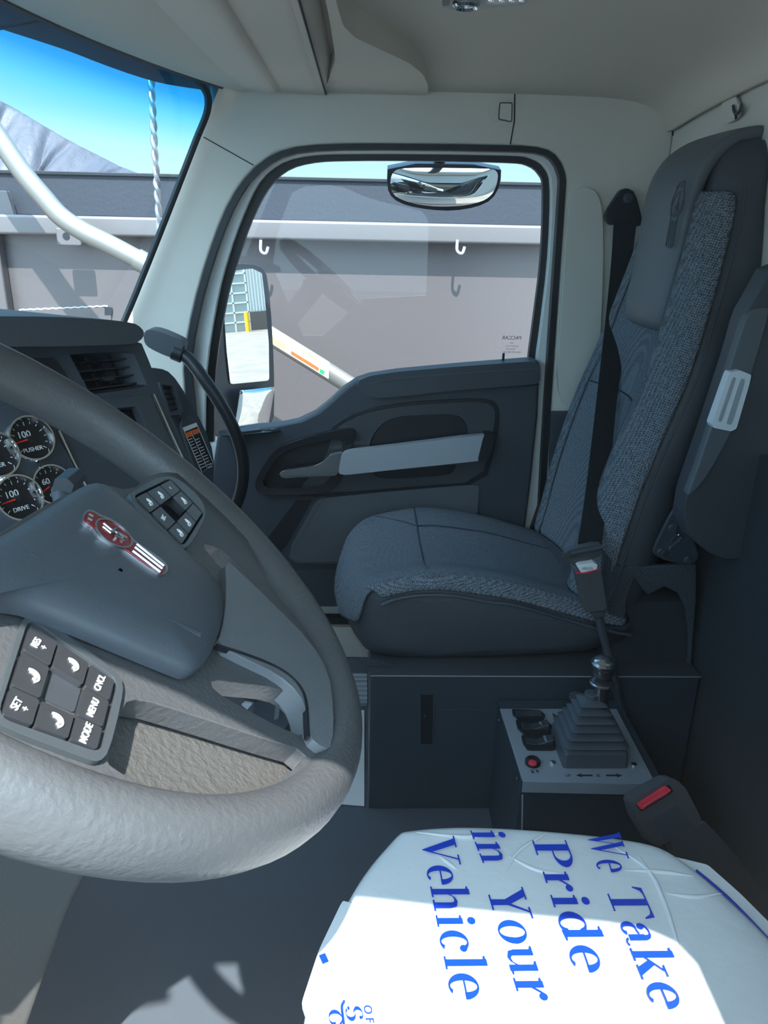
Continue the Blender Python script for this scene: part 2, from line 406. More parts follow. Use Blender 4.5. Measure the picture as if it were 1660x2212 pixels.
lowB = [Vector((.42, 1.895, .11)), Vector((-.42, 1.895, .11))]
slab('weather_seal', LY(path1, 1.897)+lowB, (0, .025, 0), BLACK, dr, holes=[LY(pin, 1.897)+[Vector((.40, 1.897, .13)), Vector((-.40, 1.897, .13))]], bevel=.006)
slab('glass_seal', LY(inset(path2, -10), 1.955), (0, .02, 0), BLACK, dr, holes=[LY(path3, 1.955)], bevel=.003)
gp = inset(path3, -8)
wg = slab('window_glass', LY(gp, 1.968), (0, .004, 0), glass('door_glass', (.94, .96, .97, 1), .02), dr, smooth=False)
# mirrored etch mark in the corner of the glass
ETCH = M('etch_print', rgb(45, 48, 55), .6)
for s, px, py, sz in (('PACCAR', 1106, 730, .013), ('AS2', 1106, 741, .005), ('M4 DOT 57 E 5', 1106, 748, .005), ('Glazing 43R', 1104, 754, .005), ('DAYLITE 70% SOL', 1106, 761, .006)):
    text('etch_mark', s, PY(px, py, 1.966), (-1, 0, 0), (0, 0, 1), sz, ETCH, wg, ext=.0001)
# main panel
DY = 1.885
dp = [(470, 938), (540, 927), (600, 921), (640, 913), (680, 894), (712, 868), (740, 842), (770, 822), (800, 812), (860, 803), (1000, 790), (1140, 779), (1163, 778), (1168, 790), (1163, 900), (1148, 1045), (1128, 1200)]
dpw = LY(dp, DY) + [Vector((.42, DY, .17)), Vector((-.40, DY, .17)), Vector((-.42, DY, .4))]
panel = slab('door_panel', dpw, (0, .06, 0), DARK, dr, bevel=.014, seg=4)
# padded shoulder rest
sh = [(771, 838), (776, 822), (800, 812), (860, 803), (1000, 791), (1158, 780), (1168, 790), (1168, 822), (1160, 830), (1060, 838), (960, 846), (870, 857), (812, 860), (790, 852)]
slab('shoulder_pad', fil(LY(sh, DY-.022), .25), (0, .05, 0), DARK2, dr, bevel=.012, seg=4)
STITCH = M('thread', (.10, .12, .14, 1), .8)
ribbon('stitching', spl(LY([(800, 829), (860, 818), (1000, 806), (1165, 796)], DY-.0235), 6), (0, 1, 0), .0012, .002, STITCH, dr)
ribbon('seam', LY([(786, 849), (870, 857), (960, 845), (1165, 830)], DY-.002), (0, 1, 0), .0025, -.004, BLACK, dr)
# recessed glossy surround with the pocket
so_ = [(722, 930), (760, 905), (810, 888), (880, 877), (960, 871), (1040, 868), (1064, 876), (1072, 896), (1062, 950), (1040, 1040), (900, 1050), (760, 1062), (690, 1064), (640, 1062), (700, 1000)]
rs = [(706, 930), (750, 898), (806, 880), (880, 869), (960, 863), (1044, 860), (1072, 868), (1082, 892), (1072, 960), (1048, 1048), (900, 1058), (740, 1072), (620, 1072), (680, 1000)]
slab('surround_edge', rnd(LY(rs, DY-.003), 1), (0, .01, 0), BLACK, dr, bevel=.003)
pock = [(798, 958), (812, 930), (835, 908), (870, 898), (930, 896), (975, 894), (1000, 902), (1012, 925), (1012, 965), (900, 975), (800, 985)]
cup = [(800, 1018), (880, 1014), (960, 1005), (988, 1002), (980, 1020), (965, 1028), (880, 1034), (820, 1034)]
SUR = M('satin_grey_surround', (.06, .068, .078, 1), .28)
slab('surround', rnd(LY(so_, DY-.006), 1), (0, .008, 0), SUR, dr, holes=[rnd(LY(pock, DY-.006), 2), rnd(LY(cup, DY-.006), 2)], bevel=.003)
def bowl(name, pts, y, dep, mat, par):
    a = rnd(LY(pts, y), 2); c = sum(a, Vector())/len(a); rows = []
    for s, d in ((1, 0), (.97, .3), (.9, .75), (.75, 1), (.01, 1)):
        rows.append([c+(p-c)*s+Vector((0, dep*d, 0)) for p in a])
    return loft(name, rows, mat, par, cap=False)
bowl('pocket', pock, DY-.0055, .0105, BLACK, dr)
bowl('cup_grip', cup, DY-.0055, .0105, BLACK, dr)
# pull bar
pb = [(740, 976), (860, 962), (1000, 944), (1050, 940), (1060, 945), (1048, 990), (1036, 996), (860, 1014), (730, 1028)]
slab('pull_handle', fil(LY(pb, DY-.045), .2), (0, .022, 0), SILVER, dr, bevel=.009, seg=4)
ec = [(1046, 940), (1062, 938), (1071, 942), (1060, 988), (1046, 995), (1032, 996)]
slab('handle_end_cap', fil(LY(ec, DY-.047), .2), (0, .045, 0), BLACK, dr, bevel=.005)
slab('handle_mount', LY([(735, 985), (770, 980), (760, 1020), (728, 1024)], DY-.028), (0, .03, 0), BLACK, dr)
# latch bezel, cavity and chrome lever
bo = [(550, 1050), (556, 1028), (588, 978), (612, 960), (680, 940), (752, 923), (768, 928), (770, 944), (758, 970), (752, 1000), (738, 1040), (716, 1062), (690, 1068), (580, 1070), (558, 1066)]
bi = [(566, 1046), (576, 1022), (598, 990), (620, 972), (690, 955), (728, 948), (744, 956), (734, 985), (720, 1020), (706, 1046), (686, 1054), (584, 1057)]
bz = slab('latch_bezel', rnd(LY(bo, DY-.018), 1), (0, .018, 0), GLOSSB, dr, holes=[rnd(LY(bi, DY-.018), 1)], bevel=.004)
slab('latch_recess', rnd(LY(bi, DY-.0035), 1), (0, .002, 0), BLACK, bz)
lv = [(603, 1024), (612, 1016), (680, 1007), (700, 996), (716, 980), (742, 977), (736, 1004), (728, 1028), (690, 1029), (610, 1033)]
slab('latch_lever', fil(LY(lv, DY-.036), .25), (0, .012, 0), CHROME, bz, bevel=.004)
# stitched lower panel
lo = [(686, 1078), (800, 1066), (1036, 1046), (1032, 1110), (1010, 1216), (760, 1218), (640, 1216), (624, 1204), (630, 1180)]
slab('map_pocket_panel', fil(LY(lo, DY-.006), .12), (0, .012, 0), PADV, dr, bevel=.005)
ribbon('stitching', spl(LY([(700, 1074), (668, 1124), (634, 1186), (640, 1208), (700, 1212), (790, 1210)], DY-.0075), 5), (0, 1, 0), .0014, .002, STITCH, dr)
lo2 = [(640, 1080), (676, 1079), (618, 1180), (560, 1240), (520, 1240)]
slab('panel_groove', LY(lo2, DY-.001), (0, .004, 0), BLACK, dr)
lo3 = [(630, 1236), (700, 1232), (900, 1228), (900, 1310), (690, 1310)]
slab('kick_strip', fil(LY(lo3, DY-.004), .1), (0, .012, 0), DARK, dr, bevel=.005)
# switch plate on the sill and the lock pin
sw = PZ(540, 930, PY(540, 930, DY+.02).z)
sp_ = slab('switch_plate', fil(LZ([(474, 932), (600, 921), (608, 924), (606, 934), (480, 944), (472, 940)], sw.z+.004), .2), (0, 0, .003), GLOSSB, dr, bevel=.001)
slab('window_switch', fil(LZ([(500, 932), (562, 926), (566, 931), (504, 938)], sw.z+.007), .15), (0, 0, .004), DARK2, sp_, bevel=.001)
slab('lock_switch', fil(LZ([(585, 924), (599, 923), (600, 930), (586, 932)], sw.z+.007), .15), (0, 0, .004), DARK2, sp_, bevel=.001)
lk = PY(1087, 784, DY+.02)
lathe('lock_ferrule', lk, (0, 0, 1), [(.0, 0), (.009, 0), (.009, .002), (.005, .003), (0, .003)], SILVER, dr, n=16)
tube('lock_pin', [lk, lk+Vector((0, 0, .024))], .0032, BLACK, dr, n=10)
# ================================================================== DASHBOARD
DN = Vector((.72, -.55, .42)).normalized(); DP = PY(200, 850, 1.0)
DU = Vector((0, 0, 1)).cross(DN).normalized(); DV = DN.cross(DU).normalized()
def D(pts, w=0): return LP(pts, DP+DN*w, DN)
def D1(a, b, w=0): return PP(a, b, DP+DN*w, DN)
dash = empty('dashboard', D1(250, 1100), 'dark grey dashboard centre stack with air vents, chrome strips and round gauges', 'dashboard')
body = [(-90, 735), (150, 735), (285, 735), (306, 742), (322, 780), (352, 858), (398, 965), (440, 1065), (468, 1150), (500, 1330), (-90, 1330)]
gcut = []
slab('dash_body', D(body), (-.34, .08, 0), DARK, dash, holes=[D([(150, 766), (278, 757), (290, 765), (318, 832), (304, 838), (204, 852), (192, 845)]), D([(224, 880), (296, 875), (306, 886), (330, 950), (352, 1010), (300, 1010)])], bevel=.006)
cw = [(-90, 682), (0, 683), (120, 684), (220, 689), (290, 697), (308, 708), (314, 722), (306, 736), (286, 745), (180, 748), (60, 750), (-90, 750)]
slab('dash_cowl', rnd(D(cw, .035), 1), (-.34, .06, .02), DARK2, dash, bevel=.01, seg=4)
cwb = [(-90, 745), (60, 746), (180, 744), (285, 741), (280, 752), (150, 757), (-90, 758)]
slab('cowl_under_lip', D(cwb, .018), (-.1, .03, 0), DARK, dash)  # dark grey lip under the cowl
# big vent: slats deep in the opening
def vent(par, outline, w, nh, nv, tabc):
    o = empty('air_vent', sum(D(outline, w), Vector())/len(outline)); o.parent = par; o.location = Vector(o.location)-wloc(par)
    slab('duct', D(outline, w-.05), -DN*.002, BLACK, o)
    a, b, c, d = [Vector((*p, 0)) for p in outline]
    for i in range(nh):
        t = (i+.5)/nh; l = a.lerp(d, t); r = b.lerp(c, t)
        q = D([(l.x, l.y), (r.x, r.y), (r.x, r.y+3), (l.x, l.y+3)], w-.008)
        slab('slat', q, -DN*.010, GLOSSB, o)
    for i in range(1, nv):
        t = i/nv; l = a.lerp(b, t); r = d.lerp(c, t)
        slab('slat', D([(l.x, l.y), (l.x+2.2, l.y), (r.x+2.2, r.y), (r.x, r.y)], w-.022), -DN*.006, BLACK, o)
    x, y, s = tabc
    slab('vent_tab', fil(D([(x-s, y-s*.25), (x+s*.9, y-s*.5), (x+s, y+s*.3), (x-s*.9, y+s*.5)], w-.002), .25), -DN*.01, GLOSSB, o, bevel=.001)
    return o
vent(dash, [(160, 772), (290, 763), (316, 832), (196, 850)], -.004, 4, 5, (236, 817, 12))
# second vent on the left of the stack, drawn as one dark polygon
slab('second_vent', fil(D([(66, 774), (112, 772), (124, 780), (154, 824), (120, 812)], .002), .15), -DN*.006, BLACK, dash, bevel=.002)
# display with its thick frame
fr = slab('display_bezel', fil(D([(212, 864), (314, 854), (328, 862), (352, 918), (388, 1030), (330, 1030), (255, 905)], .006), .12), -DN*.012, DARK2, dash, holes=[D([(228, 884), (294, 878), (302, 886), (344, 1000), (300, 1000)], .006)], bevel=.003)
slab('display', D([(222, 878), (298, 873), (356, 1015), (295, 1015)], -.012), -DN*.003, SCREEN, fr)
# chrome strips
for a, b in (((333, 851), (404, 1008)), ((128, 930), (186, 1050))):
    ribbon('chrome_strip', D([a, ((a[0]+b[0])/2-1, (a[1]+b[1])/2), b], .004), DN, .0026, -.004, CHROME, dash)
    ribbon('strip_groove', D([(a[0]-5, a[1]), (b[0]-5, b[1])], .001), DN, .0018, -.002, BLACK, dash)
# raised cluster surround
slab('cluster_panel', fil(D([(-90, 880), (60, 872), (98, 890), (196, 1075), (150, 1200), (-90, 1200)], .003), .08), -DN*.004, DARK, dash, bevel=.002)
def gauge(cx, cy, r, num, lab, ang):
    c = D1(cx, cy, .003); g = empty('gauge', c); g.parent = dash; g.location = c-wloc(dash)
    lathe('bezel', c, DN, [(r*.78, 0), (r*.80, .005), (r*.86, .010), (r*.93, .010), (r, .005), (r*1.02, 0)], CHROME, g, n=40, cap=False)
    lathe('gauge_face', c, DN, [(.0, .0015), (r*.8, .0015), (r*.8, 0)], FACE, g, n=40, cap=False)
    V = []; Fc = []
    for k in range(13):
        a = radians(-40 + 260*k/12); L = .16 if k % 3 == 0 else .09
        d = DU*cos(a)+DV*sin(a); s = DU*-sin(a)+DV*cos(a); w = .014*r
        p0 = c+DN*.002+d*(r*.74); p1 = c+DN*.002+d*(r*(.74-L)); i = len(V)
        V += [p0-s*w, p0+s*w, p1+s*w, p1-s*w]; Fc.append((i, i+1, i+2, i+3))
    mk('tick_marks', V, Fc, WHITE, g, solid=.0002)
    text('dial_number', num, c+DN*.002-DU*r*.15+DV*r*.22, DU, DV, r*.38, WHITE, g)
    text('dial_caption', lab, c+DN*.002-DV*r*.42, DU, DV, r*.24, WHITE, g)
    d = DU*cos(radians(ang))+DV*sin(radians(ang))
    tube('needle', [c+DN*.0035, c+DN*.0035+d*r*.68], [r*.045, r*.015], NEEDLE, g, n=6)
    lathe('needle_hub', c, DN, [(0, .006), (r*.12, .006), (r*.14, .0015)], BLACK, g, n=14)
    return g
gauge(62, 950, .030, '100', 'PUSHER', 185)
gauge(-16, 985, .030, '100', 'STEER', 185)
gauge(36, 1078, .030, '100', 'DRIVE', 185)
gauge(108, 1050, .027, '60', 'OIL', 200)
# passenger side of the dashboard
P2 = PY(380, 900, 1.42)
def E_(pts, w=0): return LP(pts, P2+DN*w, DN)
slab('dash_body', rnd(E_([(300, 796), (345, 794), (372, 806), (402, 850), (442, 922), (464, 980), (462, 1060), (500, 1180), (560, 1300), (420, 1300), (340, 1040)]), 1), (-.30, .03, 0), DARK, dash, bevel=.012)
DPo, DP = DP, P2
vent(dash, [(350, 830), (374, 834), (392, 884), (370, 892)], .010, 5, 3, (376, 858, 5))
DP = DPo
slab('vent_bezel', fil(E_([(343, 824), (376, 828), (398, 884), (392, 896), (364, 898)], .012), .12), -DN*.010, DARK2, dash, holes=[E_([(350, 831), (373, 834), (391, 884), (368, 890)], .012)], bevel=.002)
slab('glovebox_lid', rnd(E_([(384, 902), (414, 896), (436, 930), (460, 985), (458, 1005), (432, 1040), (410, 985)], .006), 1), -DN*.008, DARK2, dash, bevel=.003)
st = slab('warning_sticker', E_([(395, 924), (424, 913), (461, 1000), (437, 1021)], .0075), -DN*.0006, FACE, dash)
slab('sticker_band', E_([(395, 924), (424, 913), (427, 921), (398, 933)], .0079), -DN*.0002, WHITE, st)
slab('sticker_band', E_([(399, 936), (412, 931), (417, 941), (403, 947)], .0079), -DN*.0002, ORANGE, st)
slab('sticker_band', E_([(414, 930), (429, 925), (433, 934), (419, 940)], .0079), -DN*.0002, ORANGE, st)
ribbon('sticker_border', E_([(395, 924), (424, 913), (461, 1000), (437, 1021)], .0079), DN, .0012, -.0003, WHITE, st, closed=True)
ribbon('sticker_border', E_([(412, 930), (448, 1010)], .0079), DN, .0010, -.0003, WHITE, st)
for k in range(11):
    y = 950+k*6
    for x0, x1 in ((405+k*2.9, 416+k*2.9), (421+k*2.9, 431+k*2.9)):
        slab('sticker_text_line', E_([(x0, y), (x1-k % 3, y-4), (x1-k % 3, y-2.3), (x0, y+1.7)], .0079), -DN*.0002, WHITE, st)
# windshield-pillar grab handle with its mounting shoe
gh = empty('grab_handle', PY(500, 950, 1.72), 'black curved grab bar reaching from the pillar shoe down past the door switches', 'grab handle')
sh = LY([(309, 722), (318, 711), (340, 713), (378, 729), (398, 740), (392, 765), (380, 776), (355, 768), (322, 752), (312, 742)], 1.70)
slab('mounting_shoe', rnd(sh, 1), (0, .05, 0), DARK2, gh, bevel=.009, seg=4)
tube('collar', LY([(374, 757), (396, 766)], 1.715), .020, BLACK, gh, n=20, bevel=.002)
pth = spl([PY(a, b, y) for a, b, y in ((390, 762, 1.715), (412, 780, 1.71), (440, 818, 1.70), (470, 862, 1.695), (498, 912, 1.695), (518, 962, 1.70), (526, 1012, 1.71), (520, 1062, 1.73), (500, 1115, 1.77), (485, 1150, 1.82))], 6)
tube('grab_bar', pth, .0145, M('grip_rubber', (.02, .024, .03, 1), .35), gh, n=18)
# knee bolster under the wheel
kb = empty('knee_bolster', PY(60, 2000, .55), 'grey textured lower dash panel beneath the steering wheel, partly in sunlight', 'trim panel')
slab('bolster_shell', rnd(LY([(-160, 1640), (240, 1700), (232, 1830), (196, 1890), (158, 1965), (118, 2075), (60, 2240), (30, 2330), (-200, 2330)], .62), 1), (-.22, .14, .0), M('bolster_plastic', (.10, .10, .098, 1), .55, bump=(350, .35, .001)), kb, bevel=.012)
# ================================================================== STEERING WHEEL
a_, b_ = radians(49.5), radians(5.6)
WN = Vector((cos(a_)*cos(b_), cos(a_)*sin(b_), sin(a_))); WC = Vector((-.181, .4545, .957)); RR = .215
WU = Vector((0, 0, 1)).cross(WN).normalized(); WV = WN.cross(WU).normalized()
def WP(pts, w=0): return LP(pts, WC+WN*w, WN)
def W1(a, b, w=0): return PP(a, b, WC+WN*w, WN)
sw = empty('steering_wheel', WC-WN*.06, 'black leather four spoke steering wheel with red emblem and thumb buttons', 'steering wheel')
circ = [WC+(WU*cos(2*pi*k/96)+WV*sin(2*pi*k/96))*RR for k in range(96)]
V = []; Fc = []
for i, p in enumerate(circ):
    d = (p-WC).normalized()
    for k in range(20):
        a = 2*pi*k/20; V.append(p+d*(.0175*cos(a))+WN*(.0215*sin(a)))
for i in range(96):
    for k in range(20): Fc.append((i*20+k, i*20+(k+1) % 20, ((i+1) % 96)*20+(k+1) % 20, ((i+1) % 96)*20+k))
rim = mk('rim', V, Fc, WHEEL, sw)
holeA = [(455, 1466), (520, 1475), (600, 1484), (638, 1506), (656, 1545), (661, 1594), (600, 1568), (530, 1531), (462, 1492)]
holeC = [(432, 1172), (470, 1180), (505, 1210), (548, 1262), (604, 1322), (560, 1300), (480, 1230)]
holeB = [(266, 1520), (300, 1508), (420, 1545), (560, 1592), (668, 1625), (640, 1660), (545, 1718), (440, 1726), (330, 1706), (240, 1656), (232, 1640)]
spk = [(-150, 1270), (-60, 1190), (60, 1112), (150, 1064), (215, 1044), (285, 1060), (318, 1030), (352, 1018), (400, 1024), (448, 1058), (490, 1104), (530, 1150), (560, 1230), (620, 1310), (690, 1400), (738, 1500), (745, 1620), (700, 1690), (640, 1720), (545, 1760), (430, 1780), (280, 1760), (120, 1710), (0, 1650), (-150, 1560)]
slab('spoke_frame', rnd(WP(spk, .012), 1), -WN*.013, WHEEL, sw, holes=[rnd(WP(h, .012), 1) for h in (holeA, holeB, holeC)], bevel=.006, seg=4)
# raised satin bottom spoke
bs = [(486, 1205), (520, 1236), (600, 1312), (672, 1386), (712, 1452), (722, 1530), (720, 1612), (700, 1618), (668, 1592), (664, 1540), (646, 1496), (600, 1456), (540, 1428), (470, 1392), (484, 1340), (490, 1280)]
slab('bottom_spoke', rnd(WP(bs, .018), 1), -WN*.016, M('satin_spoke', (.15, .165, .18, 1), .38, bump=(420, .3, .0008)), sw, bevel=.008, seg=4)
ribbon('spoke_seam', spl(WP([(470, 1392), (540, 1415), (600, 1440), (640, 1470), (662, 1510), (668, 1590)], .019), 4), WN, .0018, -.004, BLACK, sw)
# scooped back shell seen through the near opening
slab('back_shell', rnd(WP([(180, 1480), (300, 1495), (440, 1540), (600, 1600), (700, 1640), (600, 1790), (150, 1700)], -.004), 1), -WN*.012, M('grained_shell', (.09, .09, .088, 1), .5, bump=(230, .7, .002)), sw, bevel=.004)
# horn pad
pad = [(-150, 1250), (-110, 1200), (0, 1158), (100, 1096), (160, 1056), (205, 1036), (236, 1042), (300, 1098), (420, 1198), (470, 1245), (487, 1282), (487, 1335), (466, 1398), (440, 1436), (420, 1443), (396, 1434), (300, 1393), (200, 1350), (100, 1308), (52, 1292), (0, 1288), (-100, 1310)]
pw_ = rnd(WP(pad, .026), 1); pc = sum(pw_, Vector())/len(pw_)
rows = []
for s, w in ((.985, -.011), (1.0, -.006), (.994, -.002), (.96, 0), (.85, .0035), (.6, .005), (.3, .006), (.02, .006)):
    rows.append([pc+(p-pc)*s+WN*w for p in pw_])
hp = loft('horn_pad', rows, M('pad_vinyl', (.068, .082, .098, 1), .45, bump=(500, .25, .0008)), sw, cap=False)
tube('pad_crease', spl(WP([(60, 1200), (130, 1236), (260, 1296), (380, 1350), (430, 1372)], .0292), 5), .0022, DARK2, hp, n=8)
# emblem
def z3(pts): return [(160+a/6.917, 1070+b/6.917) for a, b in pts]
em = z3([(140, 380), (128, 320), (155, 250), (215, 205), (300, 222), (400, 285), (500, 320), (620, 380), (720, 450), (800, 530), (860, 610), (920, 680), (1080, 785), (1250, 900), (1350, 980), (1410, 1060), (1405, 1130), (1350, 1190), (1280, 1195), (1150, 1110), (950, 970), (790, 845), (700, 800), (560, 750), (440, 670), (350, 590), (280, 480), (200, 440)])
eb = slab('emblem', rnd(WP(em, .0335), 1), -WN*.008, M('emblem_metal', (.50, .51, .54, 1), .35, 1), hp, bevel=.0012)
er = inset(em, 4.5)
slab('emblem_enamel', rnd(WP(er, .0341), 1), -WN*.002, RED, eb)
oc = Vector((600, 560, 0)); ax = Vector((.83, .56, 0)); bx = Vector((-.56, .83, 0))
ell = [(oc+ax*310*cos(t)+bx*145*sin(t)) for t in [2*pi*k/32 for k in range(32)]]
ribbon('emblem_ring', WP(z3([(p.x, p.y) for p in ell]), .0347), WN, .0012, -.001, MATS['emblem_metal'], eb, closed=True)
for pl in ([(440, 420), (560, 520), (640, 560)], [(640, 500), (560, 540)], [(430, 470), (540, 560), (600, 540)], [(600, 600), (700, 640), (750, 690)], [(640, 560), (720, 600), (790, 640)], [(620, 640), (660, 560), (740, 650)]):
    tube('emblem_letter', WP(z3(pl), .0347), .0009, MATS['emblem_metal'], eb, n=6)
for o in (-42, 14, 60):
    tube('emblem_bar', WP(z3([(900+o*.6, 790-o), (1310+o*.55, 1110-o*.9)]), .0347), .0012, MATS['emblem_metal'], eb, n=6)
for q in ([(215, 285), (280, 320)], [(200, 345), (265, 380)]):
    tube('emblem_bar', WP(z3(q), .0347), .0010, MATS['emblem_metal'], eb, n=6)
# button clusters
def quad(Q, s0, t0, s1, t1, sh=0):
    A, B, C_, Dd = [Vector((*p, 0)) for p in Q]
    f = lambda s, t: (A.lerp(B, s)).lerp(Dd.lerp(C_, s), t)
    return [(f(s, t).x, f(s, t).y) for s, t in ((s0, t0), (s1, t0), (s1, t1), (s0, t1))]
BTN = M('button_black', (.035, .037, .042, 1), .28)
BEZ = M('button_bezel', (.06, .07, .078, 1), .3)
def cluster(par, outer, Q, w, icons, thick):
    c = W1(sum(p[0] for p in Q)/4, sum(p[1] for p in Q)/4, w)
    o = empty('button_cluster', c); o.parent = par; o.location = c-wloc(par)
    slab('bezel', rnd(WP(outer, w), 1), -WN*.012, BEZ, o, holes=[fil(WP(quad(Q, -.03, -.03, 1.03, 1.03), w), .12)], bevel=.0025)
    slab('bezel_floor', WP(quad(Q, -.04, -.04, 1.04, 1.04), w-.008), -WN*.004, BLACK, o)
    g = .012; x = [0, .33, .70, 1]; y = [0, .30, .68, 1]
    for i in range(3):
        for j in range(3):
            if i == 1 and j == 1: continue
            q = quad(Q, x[i]+g, y[j]+g, x[i+1]-g, y[j+1]-g)
            b = slab('button', fil(WP(q, w+.001), .08), -WN*.007, BTN, o, bevel=.0014)
            ic = icons.get((i, j))
            if ic:
                cc = sum((Vector((*p, 0)) for p in q), Vector())/4; pc = W1(cc.x, cc.y, w+.0013)
                if ic == '(': 
                    for rr in (.35, .6):
                        tube('button_icon', [pc+(WU*cos(t)+WV*sin(t))*thick*rr*1.5 for t in [k*.3-2.4 for k in range(11)]], thick*.16, WHITE, b, n=6)
                else:
                    for n_, s in enumerate(ic.split('/')):
                        text('button_icon', s, pc-WV*(n_*thick*1.0-(len(ic.split('/'))-1)*thick*.5), WU, WV, thick*1.15, WHITE, b, ext=.0002, bold=thick*.02)
    q = quad(Q, x[1]+.02, y[1]+.02, x[2]-.02, y[2]-.02)
    return o, q
lo_ = [(62, 1326), (90, 1330), (250, 1448), (268, 1475), (262, 1520), (236, 1625), (215, 1646), (190, 1640), (10, 1572), (-14, 1550), (-8, 1520), (44, 1345)]
cl, q = cluster(sw, lo_, [(66, 1344), (250, 1470), (212, 1620), (2, 1544)], .015, {(0, 0): 'RES/+', (1, 0): '(', (2, 0): 'CNCL', (0, 1): '(', (0, 2): 'SET/+', (1, 2): '(', (2, 2): 'MODE', (2, 1): 'MENU'}, .0042)
slab('centre_pad', fil(WP(q, .013), .1), -WN*.006, M('touch_pad', (.05, .055, .065, 1), .2), cl, bevel=.001)
ro_ = [(262, 1078), (330, 1034), (358, 1028), (384, 1032), (432, 1072), (446, 1104), (440, 1130), (410, 1180), (395, 1186)]
cl, q = cluster(sw, ro_, [(368, 1036), (438, 1108), (394, 1176), (292, 1074)], .026, {(0, 0): '+', (1, 0): '(', (0, 1): '(', (1, 2): 'SRC', (2, 1): '(', (2, 2): '(', (0, 2): '('}, .0040)
wc = WP([(368, 1098)], .014)[0]
whl = lathe('scroll_wheel', wc-WU*.010, WU, [(0, 0), (.010, 0), (.011, .001), (.011, .019), (.010, .020), (0, .020)], BLACK, cl, n=24)
for k in range(8):
    a = 2*pi*k/8; d = WN*cos(a)+WV*sin(a); tube('scroll_rib', [wc-WU*.007+d*.011, wc+WU*.007+d*.011], .0016, DARK2, whl, n=6)
# column and its shroud
tube('steering_column', [WC-WN*.035, WC-WN*.36], .045, MATTE, sw, n=24)
st2 = empty('column_stalk', PY(140, 1040, .62), 'grey stalk switch poking up behind the steering wheel pad', 'stalk switch')
slab('stalk_body', fil(LY([(112, 1062), (118, 1034), (146, 1034), (160, 1048), (154, 1066)], .60), .12), (0, .03, 0), DARK2, st2, bevel=.003)
tube('stalk_arm', [PY(135, 1055, .61), PY(150, 1160, .58), WC-WN*.12], .009, DARK, st2, n=10)
# ================================================================== PASSENGER SEAT
ps = empty('passenger_seat', (.3, 1.58, .331), 'empty charcoal cloth passenger seat with tall back and vinyl head pad', 'seat')
def interp(tab, x):
    for (a, fa), (b, fb) in zip(tab, tab[1:]):
        if x <= b: 
            t = max(0, (x-a)/(b-a)); t = t*t*(3-2*t); return fa+(fb-fa)*t
    return tab[-1][1]
CY = 1.575
def cush_rows(y0, y1, n, top=0, xin=0):
    rows = []
    for j in range(n+1):
        y = y0+(y1-y0)*j/n; u = (y-CY)/.255; au = min(abs(u), 1)
        xf = interp([(0, -.052), (.5, -.040), (.8, -.015), (1, .03)], au)+xin
        zb = interp([(0, -.030), (.45, -.024), (.78, 0), (.9, -.002), (1, -.03)], au)
        def zt(x):
            base = interp([(-.06, .462), (.02, .492), (.16, .518), (.30, .498), (.46, .45), (.56, .43)], x)
            return base+zb*(.35+.65*min(1, max(0, (x+.02)/.2)))-(.04 if u > .5 else 0)*(u-.5)*1.6
        xs = [xf, xf+.012, xf+.04, xf+.09, xf+.15, xf+.22, .30, .38, .46, .54]
        r = [Vector((x, y, zt(x)+top-(.03 if i == 0 else (.010 if i == 1 else 0)))) for i, x in enumerate(xs)]
        rows.append((xf, r))
    return rows
cr_ = cush_rows(1.335, 1.815, 16)
rows = [[Vector((.56, r[0].y, .336)), Vector((xf+.05, r[0].y, .328)), Vector((xf+.018, r[0].y, .338)), Vector((xf+.004, r[0].y, .39))]+r+[Vector((.56, r[0].y, .42))] for xf, r in cr_]
cu = loft('seat_cushion', rows, DARK2, ps, subsurf=1)
# upholstered top: inner cloth and coarser bolster cloth, split by seams
rows = [[p+Vector((-.002, 0, .006)) for p in r] for xf, r in cush_rows(1.345, 1.805, 16)]
rows = [[Vector((r[0].x-.006, r[0].y, r[0].z-.055))]+r for r in rows]
tp = loft('cushion_cover', rows, FAB, ps, closed=False, solid=.008, subsurf=1)
rows = [[p+Vector((-.001, 0, .0085 if 0 < j < 3 else .003)) for p in r[1:]] for j, (xf, r) in enumerate(cush_rows(1.328, 1.362, 3))]
loft('cushion_bolster', rows, BOL, ps, closed=False, solid=.010, subsurf=1)
edge = [r[1:] for xf, r in cush_rows(1.325, 1.327, 1)][0]
tube('piping', spl([p+Vector((0, -.002, -.002)) for p in edge], 3), .0035, DARK, ps, n=8)
def topz(x, y):
    best = None
    for xf, r in cr_:
        if best is None or abs(r[0].y-y) < abs(best[0].y-y): best = r
    for a, b in zip(best, best[1:]):
        if a.x <= x <= b.x: return a.z+(b.z-a.z)*(x-a.x)/(b.x-a.x)+.011
    return best[-1].z+.011
def onc(pts): return [Vector((x, y, topz(x, y))) for x, y in pts]
tube('seam', onc([(.13, 1.375+k*.04) for k in range(11)]), .0016, DARK, ps, n=6)
tube('seam', onc([(.13+k*.04, 1.66+k*.002) for k in range(9)]), .0016, DARK, ps, n=6)
tube('seam', onc([(.13-k*.03, 1.66+k*.03) for k in range(5)]), .0016, DARK, ps, n=6)
# felt hem hanging below the cushion
slab('felt_hem', fil(LY([(776, 1424), (862, 1438), (862, 1462), (830, 1460), (792, 1446)], 1.32), .2), (0, .01, 0), FELT, ps, bevel=.002)
